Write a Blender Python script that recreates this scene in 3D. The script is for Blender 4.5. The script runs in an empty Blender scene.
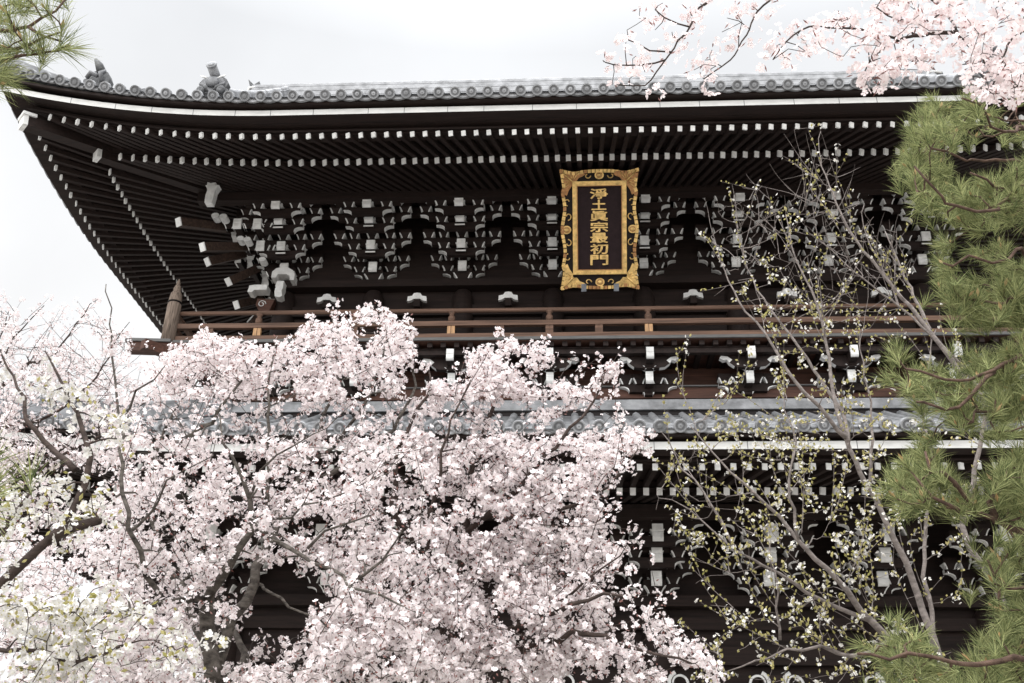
import bpy, bmesh, math, random
import numpy as np
from math import radians, sin, cos, pi
from mathutils import Vector, Matrix

random.seed(7); rng = np.random.default_rng(7)
SC = bpy.context.scene
COL = SC.collection

# ------------------------------------------------------------------ camera
FPX = 995.0; TH = radians(26.7); PS = radians(3.2); RO = radians(0.86)
_d = np.array([-sin(PS)*cos(TH), cos(PS)*cos(TH), sin(TH)])
_R0 = np.array([cos(PS), sin(PS), 0.0]); _U0 = np.cross(_R0, _d)
_R = _R0*cos(RO) + _U0*sin(RO); _U = -_R0*sin(RO) + _U0*cos(RO)
EYE = np.array([0.0, 0.0, 1.6])
cam = bpy.data.cameras.new('camera'); cam_o = bpy.data.objects.new('camera', cam); COL.objects.link(cam_o)
cam.sensor_width = 36.0; cam.lens = FPX/1024*36.0; cam.clip_start = 0.05; cam.clip_end = 3000
cam_o.matrix_world = Matrix(((_R[0], _U[0], -_d[0], EYE[0]), (_R[1], _U[1], -_d[1], EYE[1]), (_R[2], _U[2], -_d[2], EYE[2]), (0, 0, 0, 1)))
SC.camera = cam_o

def at(px, py, Y):
    """world point on the line of sight of a photo pixel at world depth Y"""
    v = _d*FPX + _R*(px-512) - _U*(py-341.5)
    return EYE + v*(Y/v[1])

# ------------------------------------------------------------------ sky and sun
SUN_EL, SUN_AZ = radians(48), radians(200)      # azimuth from +Y clockwise: behind the camera, a little to its left
world = bpy.data.worlds.new('World'); SC.world = world; world.use_nodes = True
nt = world.node_tree; nt.nodes.clear()
def wn(t, **k):
    n = nt.nodes.new(t)
    for a, b in k.items(): setattr(n, a, b)
    return n
w_out = wn('ShaderNodeOutputWorld'); w_bg = wn('ShaderNodeBackground')
w_sky = wn('ShaderNodeTexSky', sky_type='NISHITA', sun_disc=False, sun_elevation=SUN_EL, sun_rotation=SUN_AZ)
w_tc = wn('ShaderNodeTexCoord'); w_sep = wn('ShaderNodeSeparateXYZ')
w_noise = wn('ShaderNodeTexNoise'); w_noise.inputs['Scale'].default_value = 2.2; w_noise.inputs['Detail'].default_value = 5; w_noise.inputs['Roughness'].default_value = 0.5
w_rmp = wn('ShaderNodeValToRGB')                 # cloud radiance with elevation: a bright overcast, brighter overhead
w_rmp.color_ramp.elements[0].position = 0.0; w_rmp.color_ramp.elements[0].color = (9.0, 9.0, 9.0, 1)
w_rmp.color_ramp.elements[1].position = 1.0; w_rmp.color_ramp.elements[1].color = (24, 24.2, 24.6, 1)
for p, c in ((0.40, (9.4, 9.4, 9.4)), (0.68, (8.0, 8.12, 8.3)), (0.8, (13, 13.2, 13.5))):
    e = w_rmp.color_ramp.elements.new(p); e.color = (*c, 1)
w_cl = wn('ShaderNodeMapRange'); w_cl.inputs[1].default_value = 0.3; w_cl.inputs[2].default_value = 0.72; w_cl.inputs[3].default_value = 0.85; w_cl.inputs[4].default_value = 1.10
w_mul = wn('ShaderNodeVectorMath', operation='MULTIPLY')
w_mix = wn('ShaderNodeMix', data_type='RGBA'); w_mix.inputs[0].default_value = 0.93
nt.links.new(w_tc.outputs['Generated'], w_sep.inputs[0]); nt.links.new(w_sep.outputs[2], w_rmp.inputs[0])
nt.links.new(w_tc.outputs['Generated'], w_noise.inputs['Vector']); nt.links.new(w_noise.outputs[0], w_cl.inputs[0])
nt.links.new(w_rmp.outputs[0], w_mul.inputs[0]); nt.links.new(w_cl.outputs[0], w_mul.inputs[1])
w_dot = wn('ShaderNodeVectorMath', operation='DOT_PRODUCT'); w_dot.inputs[1].default_value = (sin(SUN_AZ)*cos(SUN_EL), cos(SUN_AZ)*cos(SUN_EL), sin(SUN_EL))
w_lobe = wn('ShaderNodeMapRange', interpolation_type='SMOOTHSTEP'); w_lobe.inputs[1].default_value = 0.15; w_lobe.inputs[2].default_value = 1.0; w_lobe.inputs[3].default_value = 1.0; w_lobe.inputs[4].default_value = 3.3
w_m2 = wn('ShaderNodeVectorMath', operation='MULTIPLY')
nt.links.new(w_tc.outputs['Generated'], w_dot.inputs[0]); nt.links.new(w_dot.outputs['Value'], w_lobe.inputs[0])
nt.links.new(w_mul.outputs[0], w_m2.inputs[0]); nt.links.new(w_lobe.outputs[0], w_m2.inputs[1])
nt.links.new(w_sky.outputs[0], w_mix.inputs[6]); nt.links.new(w_m2.outputs[0], w_mix.inputs[7])
nt.links.new(w_mix.outputs[2], w_bg.inputs[0]); w_bg.inputs[1].default_value = 0.10
nt.links.new(w_bg.outputs[0], w_out.inputs[0])

sun = bpy.data.lights.new('sun', 'SUN'); sun.energy = 1.1; sun.angle = radians(40); sun.color = (1.0, 0.97, 0.93)
sun_o = bpy.data.objects.new('sun', sun); COL.objects.link(sun_o)
_sv = Vector((sin(SUN_AZ)*cos(SUN_EL), cos(SUN_AZ)*cos(SUN_EL), sin(SUN_EL)))
sun_o.rotation_euler = _sv.to_track_quat('Z', 'Y').to_euler()
SC.view_settings.view_transform = 'Standard'; SC.view_settings.look = 'None'
SC.view_settings.exposure = 0.25; SC.view_settings.gamma = 1.0; SC.view_settings.use_curve_mapping = False
SC.cycles.max_bounces = 8; SC.cycles.diffuse_bounces = 4; SC.cycles.transmission_bounces = 6; SC.cycles.glossy_bounces = 3
SC.cycles.use_denoising = True

# ------------------------------------------------------------------ materials
def mat(name, col, rough=0.7, var=0.25, scale=6.0, stretch=(1, 1, 1), metal=0.0, bump=0.0, coord='Object', spec=0.5, col2=None, each=0.0):
    m = bpy.data.materials.new(name); m.use_nodes = True; t = m.node_tree; N = t.nodes
    b = N['Principled BSDF']; b.inputs['Roughness'].default_value = rough; b.inputs['Metallic'].default_value = metal
    b.inputs['Specular IOR Level'].default_value = spec
    tc = N.new('ShaderNodeTexCoord'); mp = N.new('ShaderNodeMapping'); mp.inputs['Scale'].default_value = stretch
    no = N.new('ShaderNodeTexNoise'); no.inputs['Scale'].default_value = scale; no.inputs['Detail'].default_value = 6; no.inputs['Roughness'].default_value = 0.6
    cr = N.new('ShaderNodeValToRGB')
    lo = tuple(c*(1-var) for c in col); hi = tuple(min(1, c*(1+var)) for c in (col2 or col))
    cr.color_ramp.elements[0].position = 0.3; cr.color_ramp.elements[0].color = (*lo, 1)
    cr.color_ramp.elements[1].position = 0.7; cr.color_ramp.elements[1].color = (*hi, 1)
    t.links.new(tc.outputs[coord], mp.inputs[0]); t.links.new(mp.outputs[0], no.inputs['Vector'])
    t.links.new(no.outputs[0], cr.inputs[0]); t.links.new(cr.outputs[0], b.inputs['Base Color'])
    if each:                                         # every copy weathered a little differently
        oi = N.new('ShaderNodeObjectInfo'); mr = N.new('ShaderNodeMapRange'); mr.inputs[3].default_value = 1-each; mr.inputs[4].default_value = 1.0
        vm = N.new('ShaderNodeVectorMath'); vm.operation = 'MULTIPLY'
        t.links.new(oi.outputs['Random'], mr.inputs[0]); t.links.new(cr.outputs[0], vm.inputs[0]); t.links.new(mr.outputs[0], vm.inputs[1]); t.links.new(vm.outputs[0], b.inputs['Base Color'])
    if bump:
        bp = N.new('ShaderNodeBump'); bp.inputs['Strength'].default_value = bump; bp.inputs['Distance'].default_value = 0.02
        t.links.new(no.outputs[0], bp.inputs['Height']); t.links.new(bp.outputs[0], b.inputs['Normal'])
    return m

def foliage_mat(name, c1, c2, trans=0.35, rough=0.6):
    """leaf / petal: tint differs from petal to petal, light passes through"""
    m = bpy.data.materials.new(name); m.use_nodes = True; t = m.node_tree; N = t.nodes; N.clear()
    out = N.new('ShaderNodeOutputMaterial'); g = N.new('ShaderNodeNewGeometry'); cr = N.new('ShaderNodeValToRGB')
    cr.color_ramp.elements[0].color = (*c1, 1); cr.color_ramp.elements[1].color = (*c2, 1)
    di = N.new('ShaderNodeBsdfDiffuse'); tr = N.new('ShaderNodeBsdfTranslucent'); mx = N.new('ShaderNodeMixShader'); mx.inputs[0].default_value = trans
    t.links.new(g.outputs['Random Per Island'], cr.inputs[0])
    for s in (di, tr): t.links.new(cr.outputs[0], s.inputs[0])
    t.links.new(di.outputs[0], mx.inputs[1]); t.links.new(tr.outputs[0], mx.inputs[2]); t.links.new(mx.outputs[0], out.inputs[0])
    return m

M = {}
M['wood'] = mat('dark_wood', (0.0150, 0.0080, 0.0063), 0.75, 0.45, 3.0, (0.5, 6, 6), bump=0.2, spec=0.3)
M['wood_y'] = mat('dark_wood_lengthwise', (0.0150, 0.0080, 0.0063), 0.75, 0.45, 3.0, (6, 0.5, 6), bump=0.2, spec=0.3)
M['redwood'] = mat('red_brown_wood', (0.078, 0.036, 0.025), 0.7, 0.5, 2.5, (0.4, 6, 6), bump=0.25, spec=0.3)
M['rail'] = mat('weathered_rail_wood', (0.130, 0.076, 0.053), 0.7, 0.5, 2.5, (0.35, 9, 9), bump=0.25, spec=0.3)
M['post'] = mat('weathered_post_wood', (0.20, 0.155, 0.125), 0.8, 0.7, 10.0, (5, 5, 0.3), bump=0.5, spec=0.2)
M['tan'] = mat('tan_wood', (0.42, 0.25, 0.13), 0.65, 0.3, 6.0, (3, 3, 0.6), bump=0.1, spec=0.3)  # brighter tan tone for the stubs of some rail posts
M['white'] = mat('white_lime_paint', (0.80, 0.80, 0.785), 0.8, 0.14, 7.0, bump=0.05, spec=0.2, each=0.22)
M['fascia'] = mat('weathered_white_board', (0.60, 0.60, 0.585), 0.85, 0.14, 3.0, (1, 1, 4), bump=0.05, spec=0.2)
M['white_old'] = mat('aged_white_paint', (0.74, 0.74, 0.725), 0.85, 0.2, 9.0, bump=0.05, spec=0.2, each=0.2)
M['copper'] = mat('dull_metal_flashing', (0.10, 0.098, 0.095), 0.6, 0.3, 5.0, (0.6, 6, 6), spec=0.4)
M['tile'] = mat('grey_roof_tile', (0.265, 0.27, 0.28), 0.6, 0.42, 3.4, bump=0.2, spec=0.4, each=0.3)
M['tile_dark'] = mat('dark_tile_relief', (0.14, 0.143, 0.15), 0.6, 0.3, 9.0, bump=0.2)
M['stone'] = mat('weathered_tile_cap', (0.085, 0.087, 0.09), 0.8, 0.6, 8.0, bump=0.3)
M['gold'] = mat('gold_leaf', (0.66, 0.45, 0.175), 0.42, 0.40, 9.0, metal=0.75, bump=0.1)
M['gold_dark'] = mat('old_red_gold', (0.36, 0.185, 0.075), 0.5, 0.3, 16.0, metal=0.6, bump=0.15)
M['lacquer'] = mat('black_lacquer', (0.012, 0.009, 0.009), 0.55, 0.2, 5.0, spec=0.15)
M['tail'] = mat('end_grain_brown_wood', (0.046, 0.028, 0.021), 0.75, 0.5, 2.5, (0.5, 6, 6), bump=0.25, spec=0.25)
M['maroon'] = mat('dark_maroon_panel', (0.019, 0.011, 0.012), 0.65, 0.2, 10.0, spec=0.12)
M['iron'] = mat('grey_iron', (0.16, 0.17, 0.19), 0.5, 0.3, 12.0, metal=0.4)
M['plaster'] = mat('white_plaster', (0.78, 0.77, 0.74), 0.9, 0.06, 2.0)
M['gravel'] = mat('raked_pale_gravel', (0.26, 0.245, 0.225), 0.95, 0.35, 30.0, bump=0.4, spec=0.1)
M['bark'] = mat('grey_brown_cherry_bark', (0.050, 0.037, 0.032), 0.9, 0.5, 14.0, (1, 1, 2.5), bump=0.8, spec=0.15)
M['bark_lichen'] = mat('lichen_grey_bark', (0.046, 0.037, 0.032), 0.9, 0.6, 16.0, (1, 1, 2), bump=0.8, spec=0.15, col2=(0.085, 0.075, 0.065))
M['bark_pale'] = mat('pale_grey_bark', (0.185, 0.160, 0.148), 0.85, 0.4, 16.0, (1, 1, 2), bump=0.5, spec=0.15)
M['bark_pine'] = mat('reddish_pine_bark', (0.085, 0.055, 0.041), 0.9, 0.55, 22.0, (1, 1, 1), bump=0.9, spec=0.15)
M['pink'] = foliage_mat('pale_pink_petals', (0.78, 0.70, 0.70), (0.865, 0.82, 0.815), 0.30)
M['pink_far'] = foliage_mat('blush_petals', (0.78, 0.70, 0.70), (0.865, 0.82, 0.815), 0.30)
M['pink_deep'] = foliage_mat('shell_pink_petals', (0.84, 0.725, 0.725), (0.89, 0.83, 0.82), 0.30)
M['cream'] = foliage_mat('cream_white_petals', (0.66, 0.635, 0.60), (0.78, 0.765, 0.73), 0.25)
M['eye'] = foliage_mat('flower_centres', (0.60, 0.36, 0.36), (0.74, 0.55, 0.53), 0.2)
M['eye_green'] = foliage_mat('greenish_flower_centres', (0.48, 0.46, 0.16), (0.60, 0.52, 0.24), 0.2)
M['calyx'] = foliage_mat('russet_calyxes_and_buds', (0.22, 0.10, 0.085), (0.46, 0.28, 0.26), 0.2)
M['leaf'] = foliage_mat('young_yellow_green_leaves', (0.34, 0.32, 0.11), (0.56, 0.50, 0.25), 0.4)
M['needle'] = foliage_mat('pine_needles', (0.060, 0.088, 0.036), (0.43, 0.45, 0.21), 0.25)
M['candle'] = foliage_mat('tan_pine_buds', (0.40, 0.26, 0.12), (0.58, 0.42, 0.24), 0.1)

# ------------------------------------------------------------------ mesh helpers
class MB:
    """collects shapes; build() links them as ONE mesh object"""
    def __init__(s): s.v = []; s.f = []; s.m = []; s.sm = []
    def add(s, vs, fs, mi=0, smooth=False):
        o = len(s.v); s.v.extend([tuple(float(c) for c in p) for p in vs])
        for k, f in enumerate(fs):
            s.f.append([i+o for i in f]); s.m.append(mi[k] if isinstance(mi, (list, tuple)) else mi); s.sm.append(smooth)
    def box(s, x0, x1, y0, y1, z0, z1, mi=0):
        """mi: one index, or six: -x +x -y +y -z +z"""
        vs = [(x, y, z) for x in (x0, x1) for y in (y0, y1) for z in (z0, z1)]
        s.add(vs, [(0, 1, 3, 2), (4, 6, 7, 5), (0, 4, 5, 1), (2, 3, 7, 6), (0, 2, 6, 4), (1, 5, 7, 3)], mi)
    def hexa(s, p, mi=0):
        """8 corners: bottom four in a ring, then top four"""
        s.add(p, [(3, 2, 1, 0), (4, 5, 6, 7), (0, 1, 5, 4), (1, 2, 6, 5), (2, 3, 7, 6), (3, 0, 4, 7)], mi)
    def beam(s, a, b, w, h, mi=0, tip=None):
        """square bar from a to b, width w, height h; tip = material of the face at a"""
        a = Vector(a); b = Vector(b); d = (b-a).normalized(); up = Vector((0, 0, 1))
        if abs(d.z) > 0.95: up = Vector((0, 1, 0))
        r = d.cross(up).normalized()*(w/2); u = r.cross(d).normalized()*(h/2)
        P = [a-r-u, a+r-u, a+r+u, a-r+u, b-r-u, b+r-u, b+r+u, b-r+u]
        s.add(P, [(0, 1, 2, 3), (7, 6, 5, 4), (0, 4, 5, 1), (1, 5, 6, 2), (2, 6, 7, 3), (3, 7, 4, 0)], [mi if tip is None else tip, mi, mi, mi, mi, mi])
    def tube(s, pts, rad, n=6, mi=0, cap=True, smooth=True):
        pts = [Vector(p) for p in pts]
        if len(pts) < 2: return
        if not hasattr(rad, '__len__'): rad = [rad]*len(pts)
        vs = []; prev = None
        for i, p in enumerate(pts):
            d = (pts[min(i+1, len(pts)-1)]-pts[max(i-1, 0)])
            if d.length < 1e-9: d = Vector((0, 0, 1))
            d.normalize()
            if prev is None:
                ref = Vector((0, 0, 1)) if abs(d.z) < 0.9 else Vector((1, 0, 0))
                r = d.cross(ref).normalized()
            else:
                r = (prev - d*prev.dot(d)); r = r.normalized() if r.length > 1e-6 else d.orthogonal().normalized()
            prev = r; u = d.cross(r)
            for k in range(n):
                a = 2*pi*k/n; vs.append(p + (r*cos(a)+u*sin(a))*rad[i])
        fs = []
        for i in range(len(pts)-1):
            for k in range(n):
                fs.append((i*n+k, i*n+(k+1) % n, (i+1)*n+(k+1) % n, (i+1)*n+k))
        if cap: fs.append(tuple(range(n-1, -1, -1))); fs.append(tuple((len(pts)-1)*n+k for k in range(n)))
        s.add(vs, fs, mi, smooth)
    def lathe(s, prof, c, n=16, mi=0, axis='z'):
        """prof: (r, h) pairs about a vertical axis through c (axis 'y': pointing to -Y)"""
        vs = []
        for r, h in prof:
            for k in range(n):
                a = 2*pi*k/n
                vs.append((c[0]+r*cos(a), c[1]+r*sin(a), c[2]+h) if axis == 'z' else (c[0]+r*cos(a), c[1]-h, c[2]+r*sin(a)))
        fs = [(i*n+k, i*n+(k+1) % n, (i+1)*n+(k+1) % n, (i+1)*n+k) for i in range(len(prof)-1) for k in range(n)]
        fs.append(tuple(range(n-1, -1, -1))); fs.append(tuple((len(prof)-1)*n+k for k in range(n)))
        s.add(vs, fs, mi, True)
    def prism(s, poly, o, ax, ay, ex, mi=0, side=None):
        """polygon (u, v) in plane o + u*ax + v*ay, thickened along vector ex; side: material index per polygon edge"""
        o = Vector(o); ax = Vector(ax); ay = Vector(ay); ex = Vector(ex); n = len(poly)
        A = [o+ax*u+ay*v for u, v in poly]; B = [p+ex for p in A]
        fs = [tuple(range(n-1, -1, -1)), tuple(range(n, 2*n))] + [(i, (i+1) % n, n+(i+1) % n, n+i) for i in range(n)]
        s.add(A+B, fs, [mi, mi]+(list(side) if side else [mi]*n))
    def build(s, name, mats, parent=None):
        me = bpy.data.meshes.new(name)
        me.from_pydata(s.v, [], s.f)
        for m in (mats if isinstance(mats, (list, tuple)) else [mats]): me.materials.append(m)
        me.polygons.foreach_set('material_index', s.m); me.polygons.foreach_set('use_smooth', s.sm)
        me.update()
        return link(name, me, parent)

def link(name, me, parent=None):
    o = bpy.data.objects.new(name, me); COL.objects.link(o)
    if parent is not None: o.parent = parent
    return o

def np_mesh(name, V, loops, counts, mats, midx=None, parent=None):
    me = bpy.data.meshes.new(name)
    V = np.ascontiguousarray(V, dtype=np.float32); loops = np.ascontiguousarray(loops, dtype=np.int32).ravel(); counts = np.asarray(counts, dtype=np.int32)
    me.vertices.add(len(V)); me.vertices.foreach_set('co', V.ravel())
    me.loops.add(len(loops)); me.loops.foreach_set('vertex_index', loops)
    me.polygons.add(len(counts)); st = np.zeros(len(counts), np.int32); st[1:] = np.cumsum(counts)[:-1]
    me.polygons.foreach_set('loop_start', st); me.polygons.foreach_set('loop_total', counts)
    for m in mats: me.materials.append(m)
    if midx is not None: me.polygons.foreach_set('material_index', np.asarray(midx, dtype=np.int32))
    me.update(calc_edges=True)
    return link(name, me, parent)

def tag(o, label=None, cat=None, group=None, kind=None):
    if label: o['label'] = label
    if cat: o['category'] = cat
    if group: o['group'] = group
    if kind: o['kind'] = kind
    return o

def empty(name, loc=(0, 0, 0), rz=0.0, parent=None):
    o = bpy.data.objects.new(name, None); COL.objects.link(o); o.location = loc; o.rotation_euler = (0, 0, rz); o.empty_display_size = 0.2
    if parent is not None: o.parent = parent
    return o

# ------------------------------------------------------------------ ground
g = MB(); g.add([(-1500, -1500, 0), (1500, -1500, 0), (1500, 1500, 0), (-1500, 1500, 0)], [(0, 1, 2, 3)])
tag(g.build('ground', M['gravel']), kind='structure')

# ================================================================== THE GATE
XC = 0.90; HW = 7.7; YW = 21.2; HD = 3.8; YC = YW+HD        # upper storey: half width, wall plane, half depth
GATE = tag(empty('temple_gate', (XC, YC, 0)), 'huge dark timber two storey temple gate with grey tiled roofs and white painted beam ends', 'temple gate')
def G(mb, name, mats, parent=None):
    """link a mesh given in world coordinates under the gate (or a part of it)"""
    o = mb.build(name, mats, parent or GATE)
    if parent is None or parent is GATE: o.matrix_parent_inverse = Matrix.Translation((-XC, -YC, 0))
    return o

# ---- eaves: local frame of a side: s along the wall, o outward, z up
class Side:
    def __init__(s, xc, yc, hs, ho, ang):  # hs half length of this wall, ho distance of wall from the centre
        s.c = (xc, yc); s.hs = hs; s.ho = ho; s.a = ang
    def p(s, a, o, z):
        x, y = a, -(s.ho+o); c, n = cos(s.a), sin(s.a)
        return (s.c[0]+x*c-y*n, s.c[1]+x*n+y*c, z)
def rise(side, a, k):
    e = (side.hs+5.1)-abs(a)
    return k*max(0.0, (6.0-e)/6.0)**2

def make_eave(name, sides, zf, zr1, zr2, z_slope, ztile, rows, pitch, n_single, roof_fn, roof_top):
    sl1 = (zr2+0.142-zr1)/1.16
    """roof part with its eave: fascia, rafter rows, tiles, tile discs"""
    MW = [M['wood_y'], M['white']]
    roof = MB()
    # tile field of every side, cover tiles as half tubes running down the slope
    for si, S in enumerate(sides):
        nrow = rows[si]; n = int(2*(S.hs+5.35)/pitch); a0 = -(n-1)/2*pitch
        for i in range(n):
            a = a0+i*pitch
            omax = roof_top
            omin_in = max(-roof_top, abs(a)-S.hs) if abs(a) > S.hs-roof_top else -roof_top   # stop on the hip line
            pts = []
            K = 14 if nrow else 6
            for k in range(K+1):
                o = 5.33+(omin_in-5.33)*(k/K)**0.9
                pts.append((o, roof_fn(S, a, o)))
            for k in range(K):
                (oa, za), (ob, zb) = pts[k], pts[k+1]
                h = pitch/2
                roof.add([S.p(a-h, oa, za), S.p(a+h, oa, za), S.p(a+h, ob, zb), S.p(a-h, ob, zb)], [(0, 1, 2, 3)])
            r = 0.085; ring = [(-r, 0.0), (-r*0.8, r*0.75), (0, r*1.15), (r*0.8, r*0.75), (r, 0.0)]
            vs = [];
            for (o, z) in pts: vs += [S.p(a+u, o, z+w+0.004) for u, w in ring]
            fs = [(k*5+j, k*5+j+1, (k+1)*5+j+1, (k+1)*5+j) for k in range(K) for j in range(4)]
            roof.add(vs, fs, 0, True)
            # course steps: thin lips over the pan tiles
            for k in range(K):
                o, z = pts[k]
                roof.add([S.p(a-pitch/2, o+0.012, z+0.022), S.p(a+pitch/2, o+0.012, z+0.022), S.p(a+pitch/2, o-0.10, z+0.03+0.05), S.p(a-pitch/2, o-0.10, z+0.03+0.05)], [(0, 1, 2, 3)])
    R = G(roof, name, M['tile'])
    # eave edge layers
    for si, S in enumerate(sides):
        L = S.hs+5.25; K = 56
        fas = MB(); sof = MB()
        def strip(mb, o0, o1, zlo, zhi, kk, mi=0, gap=0.0):
            prev = None
            mi = [1, 1, 1, 1, 0, 1] if mi == 'face' else mi
            for i in range(K+1):
                q = -1+2*i/K; q = math.copysign(abs(q)**0.85, q)
                a0 = q*(S.hs+o0); a1 = q*(S.hs+o1); rz = rise(S, q*(S.hs+5.1), kk)
                cur = [S.p(a0, o0, zlo+rz), S.p(a1, o1, zlo+rz), S.p(a1, o1, zhi+rz), S.p(a0, o0, zhi+rz)]
                if prev: mb.hexa([prev[0], cur[0], cur[1], prev[1], prev[3], cur[3], cur[2], prev[2]], mi)
                prev = cur
        strip(fas, 4.80, 5.12, zf, zf+0.135, 0.84, 'face')
        if rows[si]:                                       # butt joints of the fascia boards
            j = fas; a = -S.hs-4.7
            while a < S.hs+4.8:
                q = a; rz = rise(S, q, 0.84)
                j.box(*sorted((S.p(a, 5.123, 0)[0]-0.006, S.p(a, 5.123, 0)[0]+0.006)), S.p(a, 5.123, 0)[1]-0.001, S.p(a, 5.123, 0)[1]+0.004, zf+rz+0.001, zf+rz+0.134, 2) if si == 0 else None
                a += random.choice((0.9, 1.0, 1.15, 0.8, 0.75))
        G(fas, 'fascia_board', [M['fascia'], M['wood'], M['tile_dark']], R)
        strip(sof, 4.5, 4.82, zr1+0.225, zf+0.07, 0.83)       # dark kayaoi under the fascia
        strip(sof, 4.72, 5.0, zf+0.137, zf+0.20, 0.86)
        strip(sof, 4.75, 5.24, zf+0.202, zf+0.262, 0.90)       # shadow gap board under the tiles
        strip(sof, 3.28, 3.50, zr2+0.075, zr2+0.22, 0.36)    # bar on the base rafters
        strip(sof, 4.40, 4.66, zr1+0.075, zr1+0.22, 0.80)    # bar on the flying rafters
        # boards over the rafters
        for (oa, ob, zz, kk, sl) in ((4.75, 3.2, zr1+0.09, 0.80, sl1), (3.5, -0.25, zr2+0.09, 0.33, z_slope)):
            prev = None
            for i in range(K+1):
                q = -1+2*i/K; q = math.copysign(abs(q)**0.85, q)
                rz = rise(S, q*(S.hs+5.1), kk)
                cur = [S.p(q*(S.hs+oa), oa, zz+rz), S.p(q*(S.hs+ob), ob, zz+rz*(0.5 if ob > 1 else 0.0)+(oa-ob)*sl)]
                cur += [(c[0], c[1], c[2]+0.03) for c in cur[::-1]]
                if prev: sof.hexa([prev[0], cur[0], cur[1], prev[1], prev[3], cur[3], cur[2], prev[2]])
                prev = cur
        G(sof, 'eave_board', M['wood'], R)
        # rafters, parallel, each with a white end; cut off at the hip
        for (nm, o_tip, o_in, zt, kk, sl, w, h) in (('flying_rafter', 4.72, 3.10, zr1, 0.80, sl1, 0.088, 0.108), ('base_rafter', 3.56, -0.2, zr2, 0.33, z_slope, 0.098, 0.130)):
            rest = MB(); cnt = 0                              # fan rafters: all point at the middle of the building
            aT = S.hs+4.72; a_list = []; a = 0.0
            while a < aT-0.36:
                a_list += [a, -a] if a else [0.0]
                a += 0.263*(1+0.28*(a/12.4)**2)
            a_list.sort(key=lambda a: abs(a-(-1.0)))
            for a in a_list:
                kf = lambda o: a*(o+S.hs)/aT
                rz = rise(S, a*(S.hs+5.1)/aT, kk)
                f = lambda o: S.p(kf(o), o, zt+(o_tip-o)*sl+rz*(1-(o_tip-o)/(o_tip-o_in)*(0.55 if o_in > 1 else 0.9)))
                A = f(o_tip+random.uniform(-.012, .012)); B = f(o_in); A2 = f(o_tip-0.035)
                one = rows[si] == 1 and cnt < n_single
                b = MB() if one else rest
                b.beam(A, A2, w+0.004, h+0.004, 1, 1); b.beam(A2, B, w, h, 0)
                if one: G(b, nm, MW, R); cnt += 1
            if rest.v:
                ob = G(rest, nm, MW, R)
                if rows[si] == 1: ob['kind'] = 'stuff'
                else: ob['kind'] = 'stuff'
        # tile discs at the ends of the cover tiles and the drooping pan tiles between
        n = int(2*(S.hs+5.35)/pitch); a0 = -(n-1)/2*pitch
        order = sorted(range(n), key=lambda i: abs(a0+i*pitch+1.0))
        rest = MB(); pans = MB(); cnt = 0
        for i in order:
            a = a0+i*pitch; z = roof_fn(S, a, 5.33)
            one = rows[si] == 1 and cnt < n_single-10
            b = MB() if one else rest
            R_ = 0.114
            c0 = S.p(a, 5.36, z+0.035); nx, ny = S.p(0, 1, 0)[0]-S.p(0, 0, 0)[0], S.p(0, 1, 0)[1]-S.p(0, 0, 0)[1]
            tx, ty = S.p(1, 0, 0)[0]-S.p(0, 0, 0)[0], S.p(1, 0, 0)[1]-S.p(0, 0, 0)[1]
            cf, sf = cos(0.5), sin(0.5)
            def ring(rr, oo, m=14):
                return [(c0[0]+tx*rr*cos(2*pi*k/m)+nx*(oo*cf+rr*sin(2*pi*k/m)*sf), c0[1]+ty*rr*cos(2*pi*k/m)+ny*(oo*cf+rr*sin(2*pi*k/m)*sf), c0[2]+rr*sin(2*pi*k/m)*cf-oo*sf) for k in range(m)]
            prof = [(R_, -0.07, 0), (R_, 0.0, 0), (R_*0.97, 0.02, 0), (R_*0.76, 0.02, 0), (R_*0.72, 0.004, 1), (R_*0.42, 0.004, 1), (R_*0.38, 0.018, 0), (R_*0.12, 0.022, 1), (0.001, 0.022, 1)] if rows[si] else [(R_, -0.07, 0), (R_, 0.0, 0), (R_*0.75, 0.01, 0), (R_*0.7, 0.0, 1), (0.001, 0.0, 1)]
            m = 14; vs = []; fs = []; mi = []
            for rr, oo, mm in prof: vs += ring(rr, oo)
            for q in range(len(prof)-1):
                for k in range(m): fs.append((q*m+k, q*m+(k+1) % m, (q+1)*m+(k+1) % m, (q+1)*m+k)); mi.append(prof[q][2])
            b.add(vs, fs, mi)
            if one: G(b, 'round_eave_tile', [M['tile'], M['tile_dark']], R); cnt += 1
            # pan tile lip: shallow arc hanging between two discs
            h = pitch/2; top = []; bot = []
            for q in range(7):
                u = q/6*2-1; top.append(S.p(a+h+u*(h-0.02), 5.30, z+0.03-0.02*(1-u*u))); bot.append(S.p(a+h+u*(h-0.02), 5.30, z-0.03-0.035*(1-u*u)))
            off = (nx*0.05, ny*0.05)
            vs = top+bot+[(p[0]-off[0], p[1]-off[1], p[2]) for p in top+bot]
            fs = [(k, k+1, 7+k+1, 7+k) for k in range(6)]+[(14+k, 21+k, 22+k, 15+k) for k in range(6)]+[(7+k, 8+k, 22+k, 21+k) for k in range(6)]+[(k, 14+k, 15+k, k+1) for k in range(6)]
            pans.add(vs, fs)
        if rest.v:
            ob = G(rest, 'round_eave_tile', [M['tile'], M['tile_dark']], R); ob['kind'] = 'stuff'
        G(pans, 'pan_tile_row', M['tile'], R)
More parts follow.
